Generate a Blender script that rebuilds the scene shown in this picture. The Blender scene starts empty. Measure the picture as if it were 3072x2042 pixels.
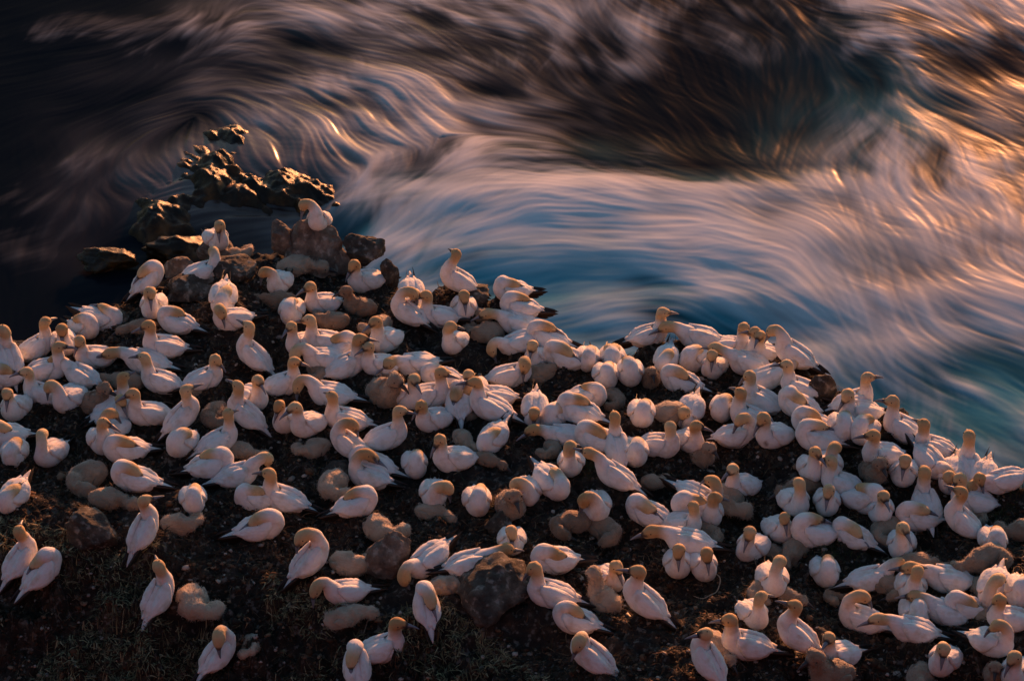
import bpy, math
import numpy as np
from mathutils import Vector, Matrix

rng = np.random.default_rng(7)
S = bpy.context.scene
COL = S.collection

# ------------------------------------------------------------------ camera, sky, sun, exposure
PITCH = math.radians(33.0)
CAM = np.array([0.0, -22.6, 14.7])
FPX = 7227.0                                   # focal length in pixels of the 3072 px wide photograph
cam_d = bpy.data.cameras.new('camera')
cam_d.sensor_width = 36.0
cam_d.lens = 36.0 * FPX / 3072.0
cam_d.clip_start = 0.5
cam_d.clip_end = 6000.0
cam_d.dof.use_dof = True
cam_d.dof.focus_distance = 26.0
cam_d.dof.aperture_fstop = 5.0
cam = bpy.data.objects.new('camera', cam_d)
cam.location = CAM
cam.rotation_euler = (math.radians(90) - PITCH, 0, 0)
COL.objects.link(cam)
S.camera = cam

SUN_ELEV = math.radians(11.0)
SUN_AZ = math.radians(14.0)                    # degrees to the right of the view axis, beyond the colony
world = bpy.data.worlds.new('World')
S.world = world
world.use_nodes = True
wn = world.node_tree.nodes
bg = wn['Background']
sky = wn.new('ShaderNodeTexSky')
sky.sky_type = 'NISHITA'
sky.sun_disc = False
sky.sun_elevation = SUN_ELEV
sky.sun_rotation = SUN_AZ
sky.air_density = 1.4
sky.dust_density = 1.0
sky.ozone_density = 3.4
world.node_tree.links.new(sky.outputs[0], bg.inputs[0])
bg.inputs[1].default_value = 0.09

sun_d = bpy.data.lights.new('sun', 'SUN')
sun_d.energy = 5.0
sun_d.color = (1.0, 0.36, 0.13)
sun_d.angle = math.radians(3.0)
sun = bpy.data.objects.new('sun', sun_d)
to_sun = Vector((math.sin(SUN_AZ) * math.cos(SUN_ELEV), math.cos(SUN_AZ) * math.cos(SUN_ELEV), math.sin(SUN_ELEV)))
sun.rotation_euler = to_sun.to_track_quat('Z', 'Y').to_euler()
COL.objects.link(sun)

S.view_settings.view_transform = 'Standard'
S.view_settings.look = 'None'
S.view_settings.gamma = 1.0
S.view_settings.exposure = 0.6
S.view_settings.use_curve_mapping = False
S.cycles.max_bounces = 6
S.cycles.diffuse_bounces = 4
S.cycles.glossy_bounces = 2
S.cycles.transmission_bounces = 2

# ------------------------------------------------------------------ maths helpers
CF = np.array([0.0, math.cos(PITCH), -math.sin(PITCH)])
CU = np.array([0.0, math.sin(PITCH), math.cos(PITCH)])
CR = np.array([1.0, 0.0, 0.0])

def ray(px, py):
    px = np.asarray(px, float); py = np.asarray(py, float)
    d = CF + ((px - 1536.0) / FPX)[..., None] * CR - ((py - 1021.0) / FPX)[..., None] * CU
    return d / np.linalg.norm(d, axis=-1, keepdims=True)

def on_plane(px, py, z):
    d = ray(px, py)
    t = (z - CAM[2]) / d[..., 2]
    return CAM + d * t[..., None]

def project(p):
    q = np.asarray(p, float) - CAM
    f = q @ CF
    return 1536 + FPX * (q @ CR) / f, 1021 - FPX * (q @ CU) / f

def _hash(ix, iy, iz, seed):
    h = (ix.astype(np.int64) * 374761393 + iy.astype(np.int64) * 668265263 + iz.astype(np.int64) * 1274126177 + seed * 974634541) & 0xFFFFFFFF
    h = ((h ^ (h >> 13)) * 1274126177) & 0xFFFFFFFF
    h = ((h ^ (h >> 16)) * 2246822519) & 0xFFFFFFFF
    return ((h ^ (h >> 15)) & 0xFFFFFF) / float(0xFFFFFF) * 2 - 1

def noise2(x, y, seed=0):
    x = np.asarray(x, float); y = np.asarray(y, float)
    ix = np.floor(x); iy = np.floor(y)
    fx = x - ix; fy = y - iy
    ux = fx * fx * fx * (fx * (fx * 6 - 15) + 10); uy = fy * fy * fy * (fy * (fy * 6 - 15) + 10)
    z = np.zeros_like(ix)
    a = _hash(ix, iy, z, seed); b = _hash(ix + 1, iy, z, seed); c = _hash(ix, iy + 1, z, seed); d = _hash(ix + 1, iy + 1, z, seed)
    return (a * (1 - ux) + b * ux) * (1 - uy) + (c * (1 - ux) + d * ux) * uy

def noise3(p, seed=0):
    i = np.floor(p); f = p - i
    u = f * f * f * (f * (f * 6 - 15) + 10)
    out = 0
    for dx in (0, 1):
        for dy in (0, 1):
            for dz in (0, 1):
                w = (u[:, 0] if dx else 1 - u[:, 0]) * (u[:, 1] if dy else 1 - u[:, 1]) * (u[:, 2] if dz else 1 - u[:, 2])
                out = out + w * _hash(i[:, 0] + dx, i[:, 1] + dy, i[:, 2] + dz, seed)
    return out

def fbm2(x, y, seed=0, octs=4, rough=0.5):
    s = 0; a = 1.0; f = 1.0
    for o in range(octs):
        s = s + a * noise2(x * f + 17.3 * o, y * f - 9.1 * o, seed + o)
        a *= rough; f *= 2.03
    return s

def sstep(a, b, x):
    t = np.clip((x - a) / (b - a), 0, 1)
    return t * t * (3 - 2 * t)

# ------------------------------------------------------------------ mesh helpers
def new_mesh(name, verts, faces, smooth=True):
    me = bpy.data.meshes.new(name)
    verts = np.asarray(verts, np.float32)
    me.vertices.add(len(verts))
    me.vertices.foreach_set('co', verts.ravel())
    if isinstance(faces, np.ndarray):
        n = faces.shape[1]
        me.loops.add(faces.size); me.polygons.add(len(faces))
        me.loops.foreach_set('vertex_index', faces.astype(np.int32).ravel())
        me.polygons.foreach_set('loop_start', np.arange(0, faces.size, n, dtype=np.int32))
    else:
        ls = np.cumsum([0] + [len(f) for f in faces[:-1]])
        flat = [i for f in faces for i in f]
        me.loops.add(len(flat)); me.polygons.add(len(faces))
        me.loops.foreach_set('vertex_index', np.asarray(flat, np.int32))
        me.polygons.foreach_set('loop_start', np.asarray(ls, np.int32))
    if smooth:
        me.polygons.foreach_set('use_smooth', np.ones(len(me.polygons), bool))
    me.update(calc_edges=True)
    me.validate()
    return me

def set_color(me, name, rgba):
    a = me.color_attributes.new(name, 'FLOAT_COLOR', 'POINT')
    rgba = np.asarray(rgba, np.float32)
    if rgba.shape[1] == 3:
        rgba = np.hstack([rgba, np.ones((len(rgba), 1), np.float32)])
    a.data.foreach_set('color', rgba.ravel())

def link(name, me, mat=None, parent=None):
    o = bpy.data.objects.new(name, me)
    if mat is not None and me is not None and len(me.materials) == 0:
        me.materials.append(mat)
    if parent is not None:
        o.parent = parent
    COL.objects.link(o)
    return o

def tag(o, label, cat, group=None, kind=None):
    if label: o['label'] = label
    if cat: o['category'] = cat
    if group: o['group'] = group
    if kind: o['kind'] = kind
    return o

def grid_faces(nr, nc, wrap=False):
    r = np.arange(nr - 1)[:, None]; c = np.arange(nc if wrap else nc - 1)[None, :]
    c1 = (c + 1) % nc
    a = r * nc + c; b = r * nc + c1; d = (r + 1) * nc + c1; e = (r + 1) * nc + c
    return np.stack([a + 0 * r, b + 0 * r, d + 0 * r, e + 0 * r], -1).reshape(-1, 4)

# ------------------------------------------------------------------ materials
def mat_new(name):
    m = bpy.data.materials.new(name)
    m.use_nodes = True
    nt = m.node_tree
    return m, nt, nt.nodes['Principled BSDF']

def nd(nt, typ, **kw):
    n = nt.nodes.new(typ)
    for k, v in kw.items():
        setattr(n, k, v)
    return n

def bump_from(nt, socket, bsdf, strength, dist):
    b = nd(nt, 'ShaderNodeBump')
    b.inputs['Strength'].default_value = strength
    b.inputs['Distance'].default_value = dist
    nt.links.new(socket, b.inputs['Height'])
    nt.links.new(b.outputs[0], bsdf.inputs['Normal'])
    return b

def attr(nt, name):
    a = nd(nt, 'ShaderNodeAttribute'); a.attribute_name = name
    return a

def plumage_material(name, scale, bump, sheen=0.08):
    m, nt, b = mat_new(name)
    a = attr(nt, 'col')
    tc = nd(nt, 'ShaderNodeTexCoord')
    oi = nd(nt, 'ShaderNodeObjectInfo')
    # dirt and worn patches, different on every bird
    addv = nd(nt, 'ShaderNodeVectorMath', operation='ADD')
    nt.links.new(tc.outputs['Object'], addv.inputs[0]); nt.links.new(oi.outputs['Location'], addv.inputs[1])
    n1 = nd(nt, 'ShaderNodeTexNoise'); n1.inputs['Scale'].default_value = 9.0; n1.inputs['Detail'].default_value = 5.0
    nt.links.new(addv.outputs[0], n1.inputs['Vector'])
    cr = nd(nt, 'ShaderNodeValToRGB')
    cr.color_ramp.elements[0].position = 0.5; cr.color_ramp.elements[0].color = (0, 0, 0, 1)
    cr.color_ramp.elements[1].position = 0.74; cr.color_ramp.elements[1].color = (0.75, 0.75, 0.75, 1)
    nt.links.new(n1.outputs['Fac'], cr.inputs[0])
    mx = nd(nt, 'ShaderNodeMix', data_type='RGBA', blend_type='MULTIPLY')
    nt.links.new(cr.outputs[0], mx.inputs[0]); nt.links.new(a.outputs['Color'], mx.inputs[6])
    mx.inputs[7].default_value = (0.72, 0.62, 0.5, 1)
    # fine feather value variation
    n2 = nd(nt, 'ShaderNodeTexNoise'); n2.inputs['Scale'].default_value = scale; n2.inputs['Detail'].default_value = 4.0
    mp = nd(nt, 'ShaderNodeMapping'); mp.inputs['Scale'].default_value = (0.45, 1.0, 1.0)
    nt.links.new(addv.outputs[0], mp.inputs[0]); nt.links.new(mp.outputs[0], n2.inputs['Vector'])
    mr = nd(nt, 'ShaderNodeMapRange'); mr.inputs[3].default_value = 0.86; mr.inputs[4].default_value = 1.1
    nt.links.new(n2.outputs['Fac'], mr.inputs[0])
    mm = nd(nt, 'ShaderNodeMix', data_type='RGBA', blend_type='MULTIPLY'); mm.inputs[0].default_value = 1.0
    nt.links.new(mx.outputs[2], mm.inputs[6]); nt.links.new(mr.outputs[0], mm.inputs[7])
    nt.links.new(mm.outputs[2], b.inputs['Base Color'])
    b.inputs['Roughness'].default_value = 0.75
    b.inputs['Specular IOR Level'].default_value = 0.2
    b.inputs['Sheen Weight'].default_value = sheen
    b.inputs['Sheen Roughness'].default_value = 0.5
    b.inputs['Subsurface Weight'].default_value = 0.18
    b.inputs['Subsurface Radius'].default_value = (1.0, 0.55, 0.35)
    b.inputs['Subsurface Scale'].default_value = 0.06
    v = nd(nt, 'ShaderNodeTexVoronoi'); v.inputs['Scale'].default_value = scale * 0.75
    nt.links.new(mp.outputs[0], v.inputs['Vector'])
    ad = nd(nt, 'ShaderNodeMath', operation='MULTIPLY_ADD'); ad.inputs[1].default_value = 0.5
    nt.links.new(v.outputs['Distance'], ad.inputs[0]); nt.links.new(n2.outputs['Fac'], ad.inputs[2])
    bump_from(nt, ad.outputs[0], b, bump, 0.01)
    return m

M_FEATHER = plumage_material('white_plumage', 50.0, 0.5)
M_WING = plumage_material('wing_feathers', 38.0, 0.9, 0.05)
M_DOWN = plumage_material('chick_down', 60.0, 0.8, 0.25)

m, nt, b = mat_new('flight_feathers_black')
n = nd(nt, 'ShaderNodeTexNoise'); n.inputs['Scale'].default_value = 30
cr = nd(nt, 'ShaderNodeValToRGB')
cr.color_ramp.elements[0].color = (0.012, 0.01, 0.009, 1); cr.color_ramp.elements[1].color = (0.045, 0.032, 0.025, 1)
nt.links.new(n.outputs['Fac'], cr.inputs[0]); nt.links.new(cr.outputs[0], b.inputs['Base Color'])
b.inputs['Roughness'].default_value = 0.55
M_BLACK = m

m, nt, b = mat_new('bill_horn')
a = attr(nt, 'col')
nt.links.new(a.outputs['Color'], b.inputs['Base Color'])
b.inputs['Roughness'].default_value = 0.45
M_BILL = m

m, nt, b = mat_new('eye_gloss')
b.inputs['Base Color'].default_value = (0.02, 0.022, 0.025, 1)
b.inputs['Roughness'].default_value = 0.1
M_EYE = m

def rock_material(name, c0, c1, c2, rough=0.85, scale=6.0, bump=0.7, guano=0.0):
    m, nt, b = mat_new(name)
    tc = nd(nt, 'ShaderNodeTexCoord')
    n1 = nd(nt, 'ShaderNodeTexNoise'); n1.inputs['Scale'].default_value = scale; n1.inputs['Detail'].default_value = 9; n1.inputs['Roughness'].default_value = 0.65
    nt.links.new(tc.outputs['Object'], n1.inputs['Vector'])
    cr = nd(nt, 'ShaderNodeValToRGB')
    cr.color_ramp.elements[0].position = 0.34; cr.color_ramp.elements[0].color = (*c0, 1)
    cr.color_ramp.elements[1].position = 0.7; cr.color_ramp.elements[1].color = (*c2, 1)
    e = cr.color_ramp.elements.new(0.52); e.color = (*c1, 1)
    nt.links.new(n1.outputs['Fac'], cr.inputs[0])
    out = cr.outputs[0]
    if guano > 0:
        n3 = nd(nt, 'ShaderNodeTexNoise'); n3.inputs['Scale'].default_value = scale * 2.2; n3.inputs['Detail'].default_value = 6
        nt.links.new(tc.outputs['Object'], n3.inputs['Vector'])
        r3 = nd(nt, 'ShaderNodeValToRGB')
        r3.color_ramp.elements[0].position = 0.56; r3.color_ramp.elements[0].color = (0, 0, 0, 1)
        r3.color_ramp.elements[1].position = 0.66; r3.color_ramp.elements[1].color = (guano, guano, guano, 1)
        nt.links.new(n3.outputs['Fac'], r3.inputs[0])
        mx = nd(nt, 'ShaderNodeMix', data_type='RGBA')
        nt.links.new(r3.outputs[0], mx.inputs[0]); nt.links.new(out, mx.inputs[6])
        mx.inputs[7].default_value = (0.5, 0.46, 0.4, 1)
        out = mx.outputs[2]
    nt.links.new(out, b.inputs['Base Color'])
    b.inputs['Roughness'].default_value = rough
    n2 = nd(nt, 'ShaderNodeTexNoise'); n2.inputs['Scale'].default_value = scale * 3.5; n2.inputs['Detail'].default_value = 8; n2.inputs['Roughness'].default_value = 0.7
    nt.links.new(tc.outputs['Object'], n2.inputs['Vector'])
    bump_from(nt, n2.outputs['Fac'], b, bump, 0.05)
    return m

M_ROCK = rock_material('weathered_rock', (0.08, 0.06, 0.046), (0.22, 0.17, 0.13), (0.42, 0.35, 0.28), guano=0.55, bump=1.0)
M_ROCK_DARK = rock_material('dark_crusted_rock', (0.025, 0.02, 0.016), (0.08, 0.066, 0.05), (0.22, 0.185, 0.14), guano=0.45, bump=1.0)
M_REEF = rock_material('wet_red_sandstone', (0.006, 0.004, 0.003), (0.035, 0.014, 0.005), (0.16, 0.055, 0.014), rough=0.3, scale=1.3, bump=1.0)
M_REEF.node_tree.nodes['Principled BSDF'].inputs['Specular IOR Level'].default_value = 0.2
M_SOIL = rock_material('peaty_soil', (0.008, 0.006, 0.005), (0.03, 0.021, 0.014), (0.1, 0.07, 0.044), rough=0.95, scale=7.0, bump=1.0, guano=0.3)

m, nt, b = mat_new('litter_bits')
a = attr(nt, 'col')
nt.links.new(a.outputs['Color'], b.inputs['Base Color'])
b.inputs['Roughness'].default_value = 0.85
b.inputs['Specular IOR Level'].default_value = 0.2
M_LITTER = m

# ------------------------------------------------------------------ terrain height
EDGE_PX = np.array([(-900, 1180), (-400, 1110), (0, 1068), (100, 1045), (180, 1000), (330, 950), (400, 905), (500, 835), (540, 790), (600, 785), (720, 772),
    (800, 758), (900, 742), (1000, 768), (1150, 835), (1200, 862), (1300, 880), (1400, 875), (1540, 892), (1600, 935), (1640, 990), (1700, 1048), (1780, 1062),
    (1880, 1052), (1930, 992), (2080, 1003), (2250, 1040), (2420, 1100), (2460, 1165), (2500, 1200), (2600, 1235), (2760, 1295), (2860, 1370), (2990, 1445),
    (3072, 1502), (3400, 1700), (4000, 2050)], float)
_e = on_plane(EDGE_PX[:, 0], EDGE_PX[:, 1], 0.0)
EX, EY = _e[:, 0], _e[:, 1]
_o = np.argsort(EX); EX, EY = EX[_o], EY[_o]
_s = on_plane(np.array([-700, 0, 420, 900, 1330, 1560, 2000]), np.array([1500, 1560, 1640, 1720, 1800, 1950, 2300]), 0.0)
SX, SY = _s[:, 0], _s[:, 1]
SEA_Z = -25.0

def ground(x, y, fine=True):
    x = np.asarray(x, float); y = np.asarray(y, float)
    ye = np.interp(x, EX, EY) + 0.06 * noise2(x * 3.1, y * 0 + 3.3, 5) + 0.035 * noise2(x * 9.0, y * 0 + 1.3, 6)
    d = y - ye
    h = 0.16 * fbm2(x * 0.55, y * 0.55, 11, 3) + 0.05 * fbm2(x * 1.9, y * 1.9, 21, 3)
    # lower left falls away towards the viewer
    ys = np.interp(x, SX, SY)
    k = np.clip(ys - y, 0, None)
    h = h - 0.5 * k * k / (k + 0.5)
    # rolls over at the brink and drops as a cliff
    e = np.clip(d + 0.12, 0, None)
    h = h - 3.2 * e * e / (e + 0.12)
    if fine:
        h = h + 0.034 * fbm2(x * 6.5, y * 6.5, 31, 3, 0.6)
        cr_ = (0.3 + 1.3 * sstep(0.1, 0.7, k))
        h = h + cr_ * 0.19 * ((1 - np.abs(fbm2(x * 1.9, y * 1.9, 35, 5, 0.62))) ** 2 - 0.45)
        c = noise2(x * 17, y * 17, 41)
        h = h + 0.016 * np.abs(c) + 0.012 * noise2(x * 34, y * 34, 43)
        jy = np.clip(np.rint((y - MY0) / MR), 0, 519).astype(int); jx = np.clip(np.rint((x - MX0) / MR), 0, 640).astype(int)
        h = h + mound[jy, jx]
    # flanks of the stack far outside the picture
    h = h - 0.8 * np.clip(np.abs(x) - 9, 0, None) - 0.3 * np.clip(-9 - y, 0, None)
    return np.maximum(h, SEA_Z - 2)

def hit(px, py, lift):
    """points where the sight line through a pixel runs `lift` metres above the ground"""
    px = np.atleast_1d(np.asarray(px, float)); py = np.atleast_1d(np.asarray(py, float)); lift = np.broadcast_to(lift, px.shape)
    d = ray(px, py)
    t = np.arange(17, 36, 0.03)
    P = CAM + d[:, None, :] * t[None, :, None]
    g = ground(P[..., 0], P[..., 1], False)
    q = P[..., 2] - g - lift[:, None]
    out = np.zeros((len(px), 3))
    for i in range(len(px)):
        w = np.where(q[i] <= 0)[0]
        j = w[0] if len(w) else int(np.argmin(q[i]))
        m_ = int(np.argmin(q[i][: max(j, 1) + 1]))
        out[i] = P[i, j if len(w) else m_]
    out[:, 2] = ground(out[:, 0], out[:, 1], False)
    return out

# ---- where each bird sits: tile of the photo it was measured in, position of its body, heading (0 = right, 90 = out to sea), pose
TILE = {'A': (0, 600), 'B': (700, 600), 'C': (1400, 780), 'D': (2100, 900), 'E': (0, 1050), 'F': (700, 1050), 'G': (1400, 1200), 'H': (2272, 1200),
        'I': (0, 1542), 'J': (700, 1542), 'K': (1400, 1542), 'L': (2272, 1542)}
TS = 800 / 2359.0
BIRDS = [
 # tile x y heading pose side yaw flags hint
 ('A',1930,310,300,'B',1,-30,'E','beside a pale chick at the left end of the ridge'),
 ('A',1790,630,15,'Q',1,0,'','on the pale boulder at the left end of the ridge'),
 ('A',1340,660,40,'T',1,0,'s','standing on the left brink, black wing tips over dark water'),
 ('A',1350,920,268,'B',1,-15,'',''), ('A',1560,1060,165,'T',-1,0,'',''), ('A',1970,830,268,'T',1,0,'k',''), ('A',2060,1040,205,'Q',1,0,'',''),
 ('A',1440,1275,190,'U',1,5,'',''), ('A',860,1020,342,'T',1,0,'k',''), ('A',750,1095,318,'T',-1,0,'',''), ('A',570,1250,285,'B',1,10,'',''),
 ('A',320,1285,35,'U',1,20,'',''), ('A',55,1350,112,'U',1,60,'s','seen from behind at the left edge'), ('A',830,1370,200,'B',1,10,'',''), ('A',2200,1340,150,'U',1,-20,'s',''),
 ('B',755,230,262,'Q',-1,0,'sR','standing on top of the tall pointed rock'),
 ('B',400,705,255,'Q',-1,0,'',''), ('B',520,970,268,'T',1,0,'',''), ('B',780,895,210,'U',1,15,'',''), ('B',1170,700,212,'B',1,10,'','right of the tall pointed rock, tail raised'),
 ('B',1510,970,158,'P',-1,0,'s','large, with neck arched back over its shoulder'), ('B',1570,790,275,'B',1,0,'k','at the brink, black tips cocked up'),
 ('B',1940,690,176,'U',1,-50,'s','standing on the brink against the teal water'), ('B',1810,1010,190,'U',1,0,'',''), ('B',2030,950,268,'B',1,0,'',''),
 ('B',1950,1230,245,'U',1,140,'','alone on bare soil below the brink'), ('B',1350,1230,235,'U',1,10,'',''), ('B',600,1250,228,'U',1,0,'',''), ('B',800,1240,188,'U',1,0,'',''),
 ('B',810,1390,190,'D',1,0,'',''), ('B',930,1290,25,'T',1,0,'',''), ('F',1000,130,22,'U',1,-10,'','tall, neck up, bill crossed with its neighbour'), ('F',1290,110,200,'U',1,0,'',''),
 ('F',1625,110,205,'F',1,0,'',''),
 ('C',400,260,195,'T',1,0,'','at the brink with brown wing tips over the pool'), ('C',470,420,178,'T',-1,0,'',''), ('C',460,545,172,'F',1,0,'',''), ('C',500,700,200,'D',1,0,'k',''),
 ('C',710,675,163,'T',-1,0,'',''), ('C',620,850,245,'B',1,15,'',''), ('C',860,850,163,'T',1,0,'',''), ('C',1070,830,270,'T',1,0,'',''), ('C',1300,690,272,'T',-1,0,'',''),
 ('C',1290,800,270,'T',1,0,'',''), ('C',1620,600,8,'U',1,-10,'','sitting on the brink in profile against blue water, bill to the right'), ('C',2050,665,176,'F',1,0,'','lying low along the brink'),
 ('C',1770,845,255,'T',1,0,'k',''), ('C',2000,870,240,'T',1,0,'',''), ('C',2185,930,245,'B',1,25,'',''), ('C',1230,995,270,'T',1,0,'',''), ('C',1440,970,268,'T',-1,0,'',''),
 ('C',1890,1045,162,'T',1,0,'',''), ('C',380,1010,8,'Q',-1,0,'',''), ('C',1070,1180,340,'T',1,0,'',''), ('C',990,1315,160,'T',-1,0,'',''), ('C',780,1350,235,'T',1,0,'',''),
 ('C',600,1290,266,'B',1,0,'k',''), ('C',1550,1340,270,'T',1,0,'',''), ('C',1980,1290,250,'B',1,0,'k',''), ('C',55,1130,262,'U',1,0,'',''), ('C',250,1180,186,'D',1,0,'',''),
 ('C',200,1290,160,'U',1,20,'',''), ('G',250,290,240,'T',1,0,'k',''),
 ('D',430,545,165,'F',-1,0,'',''), ('D',280,385,330,'U',1,-20,'',''), ('D',510,430,265,'U',1,0,'',''), ('D',800,450,160,'D',-1,0,'s','at the brink, neck bowed, black wing tips over the sea'), ('D',580,455,175,'U',1,0,'',''),
 ('D',610,680,20,'F',1,0,'',''), ('D',880,770,162,'U',1,0,'',''), ('D',540,875,150,'B',1,10,'',''), ('D',870,915,153,'T',1,0,'',''), ('D',200,940,256,'T',1,0,'',''),
 ('D',440,1030,158,'U',1,-20,'',''), ('D',320,1170,2,'P',-1,0,'',''), ('D',655,1190,215,'B',1,10,'','with dark specks on its breast'), ('D',990,1070,172,'T',1,0,'',''), ('D',1040,1210,170,'T',-1,0,'',''),
 ('D',1260,1095,270,'T',1,0,'',''), ('D',1460,1130,240,'T',1,0,'',''), ('D',1410,970,195,'B',1,10,'',''), ('D',1360,880,12,'U',1,0,'',''), ('D',1800,1130,152,'U',1,-20,'',''),
 ('D',2070,1275,170,'U',1,-30,'',''), ('H',1100,480,198,'U',1,0,'',''), ('H',1500,490,300,'D',-1,0,'k',''),
 ('E',30,215,200,'T',1,0,'',''), ('E',420,170,0,'U',1,0,'',''), ('E',720,210,150,'F',1,0,'',''), ('E',610,405,245,'Q',-1,0,'',''), ('E',370,375,172,'U',1,0,'',''),
 ('E',130,490,262,'B',1,0,'','bill laid down its breast'), ('E',990,560,345,'B',1,-10,'',''), ('E',1010,480,40,'U',1,0,'',''), ('E',1310,555,195,'U',1,0,'',''), ('E',1410,255,170,'U',1,0,'','bending its bill over an orange-brown chick'),
 ('E',1290,85,172,'F',1,0,'',''), ('E',1810,245,18,'B',1,-20,'',''), ('E',2240,400,310,'U',1,0,'',''), ('E',1650,540,35,'U',1,-10,'s','crossing bills with its mate above a brown chick'), ('E',2130,530,155,'U',1,0,'s','crossing bills with the gannet to its left'),
 ('E',1600,800,250,'T',1,0,'',''), ('E',1940,785,28,'U',1,20,'',''), ('E',900,780,290,'U',1,30,'',''), ('E',1000,680,240,'P',1,0,'',''), ('E',1110,870,198,'T',1,0,'',''),
 ('E',440,880,245,'P',-1,0,'','preening its raised wing'), ('E',115,890,270,'T',1,0,'',''), ('E',35,740,200,'T',1,0,'',''), ('E',130,1240,250,'T',1,0,'k',''), ('E',1185,1120,174,'T',1,0,'','asleep above a grey chick, tail right'),
 ('E',1705,1285,282,'T',1,0,'','round and plump'), ('E',1870,1000,10,'T',1,0,'',''), ('F',30,1080,12,'D',1,0,'',''), ('I',1310,100,62,'U',1,-25,'s','standing tall with a pinkish chick at its side'),
 ('F',440,1300,165,'U',1,-15,'',''), ('F',195,1290,200,'T',1,0,'',''), ('J',240,105,8,'T',-1,0,'','in blue shade, tail to the left'), ('F',440,290,10,'U',1,-10,'','bill pointing down to the right'), ('F',860,375,178,'D',1,0,'',''),
 ('F',480,605,235,'B',1,10,'',''), ('F',655,640,228,'U',1,0,'',''), ('F',990,595,180,'U',1,-30,'',''), ('F',980,800,153,'P',-1,0,'s','large, neck arched to preen its back'),
 ('F',1550,400,300,'U',1,0,'',''), ('F',1830,215,182,'T',1,0,'',''), ('F',1740,390,352,'U',1,0,'',''), ('F',1765,590,215,'B',1,10,'',''), ('F',1360,745,15,'U',1,-15,'','with its bill hanging to the right'),
 ('F',2000,450,95,'T',1,0,'',''), ('F',1610,980,280,'T',1,0,'',''), ('F',1950,950,205,'B',1,10,'',''), ('F',1200,1100,165,'P',-1,0,'','with a cream chick tucked behind it'), ('F',1220,990,165,'T',1,0,'',''),
 ('F',1090,1345,20,'T',1,0,'',''), ('F',1770,1245,270,'Q',1,0,'',''), ('F',2160,1315,276,'T',1,0,'',''),
 ('G',860,290,190,'F',1,0,'',''), ('G',1150,330,160,'T',1,0,'',''), ('G',930,535,266,'U',1,160,'',''), ('G',720,680,302,'T',1,0,'k','tail cocked up behind it'), ('G',540,775,268,'Q',-1,0,'',''),
 ('G',1280,640,163,'F',-1,0,'s',''), ('G',1480,440,275,'T',1,0,'','egg-shaped'), ('G',1340,390,100,'U',1,0,'',''), ('G',1710,390,335,'B',1,120,'',''), ('G',1980,335,300,'U',1,60,'',''),
 ('G',1150,915,275,'Q',-1,0,'','sitting above two brown chicks'), ('G',400,1225,270,'B',1,0,'','upright, bill hanging straight down'), ('G',1600,980,160,'T',1,0,'',''), ('G',2000,820,330,'P',1,0,'k',''),
 ('G',2150,975,270,'U',1,150,'',''), ('G',2000,920,200,'T',1,0,'',''), ('G',1910,1080,330,'B',1,100,'',''), ('G',1960,1240,175,'F',1,0,'',''), ('K',1870,430,266,'B',1,0,'',''), ('K',2100,440,280,'B',1,0,'',''),
 ('K',770,390,192,'T',1,0,'','large, with a wide ochre nape and ruffled back'),
 ('H',480,580,270,'U',1,0,'',''), ('H',630,570,272,'P',1,0,'',''), ('H',740,720,172,'U',1,0,'',''), ('H',340,885,285,'U',1,160,'',''), ('H',615,890,265,'B',1,-15,'',''),
 ('H',1300,620,258,'B',1,-10,'',''), ('H',1730,620,250,'B',1,0,'k',''), ('H',2000,640,248,'B',1,20,'k','black wing tips cocked up against the sea'), ('H',1890,600,100,'U',1,0,'',''), ('H',2230,680,188,'F',1,0,'k','half hidden behind the mound at the right edge'),
 ('H',940,870,330,'T',1,0,'',''), ('H',1090,955,270,'U',1,0,'',''), ('H',1420,1020,186,'T',1,0,'',''), ('H',1490,905,95,'U',1,0,'',''), ('H',1770,1030,150,'U',1,0,'s','bill reaching toward its neighbour at the right'),
 ('H',1900,885,184,'B',1,0,'',''), ('H',200,1120,292,'B',1,-20,'',''), ('H',500,1170,184,'T',-1,0,'',''), ('H',840,1180,150,'T',1,0,'',''), ('H',1275,1265,258,'U',1,10,'','alone, facing out of the picture, tail raised at its side'),
 ('H',2090,1230,270,'T',1,0,'','round-breasted, sitting over a brown chick'),
 ('N',2224,1453,220,'U',1,0,'',''), ('N',2252,1634,240,'B',1,0,'',''), ('N',2262,1834,290,'U',1,120,'',''), ('N',2236,1932,180,'U',1,0,'',''),
 ('I',220,360,52,'U',1,20,'s','in shade at the left edge, tail toward the corner'), ('I',420,470,42,'T',1,0,'s','standing, blue-grey in shade, lower left'), ('I',1430,660,62,'U',1,30,'s','standing tall in shade with a fluffy white chick'), ('I',1960,1180,50,'P',-1,0,'s','preening in shade at the bottom left'),
 ('J',720,370,42,'P',1,0,'s','neck bent back over its shoulder, black tips hanging'), ('J',1000,660,200,'D',1,0,'','bending down above a pinkish chick'), ('J',1770,370,226,'D',1,0,'k','leaning forward, ochre head lowered'),
 ('J',1700,760,102,'T',-1,0,'s','seen from behind with crossed black wing tips'), ('J',2100,420,10,'F',1,0,'','neck stretched low over the craggy outcrop'), ('J',1320,1175,12,'U',1,-10,'','dark eye stripe, bill pointing right, bottom edge'), ('J',1090,1290,97,'T',1,0,'s','seen from behind at the bottom edge, smooth grey back'),
 ('K',740,695,175,'B',1,0,'','half behind the craggy outcrop'), ('K',1270,540,300,'B',1,-10,'',''), ('K',1520,720,155,'U',1,20,'s','long-necked, bill down to the left beside a chick'), ('K',960,915,165,'T',1,0,'',''),
 ('K',1070,1225,150,'Q',1,0,'s','head hanging down its side at the bottom edge'), ('K',2090,1240,125,'U',1,60,'s','seen from behind at the bottom, long grey back'),
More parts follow.
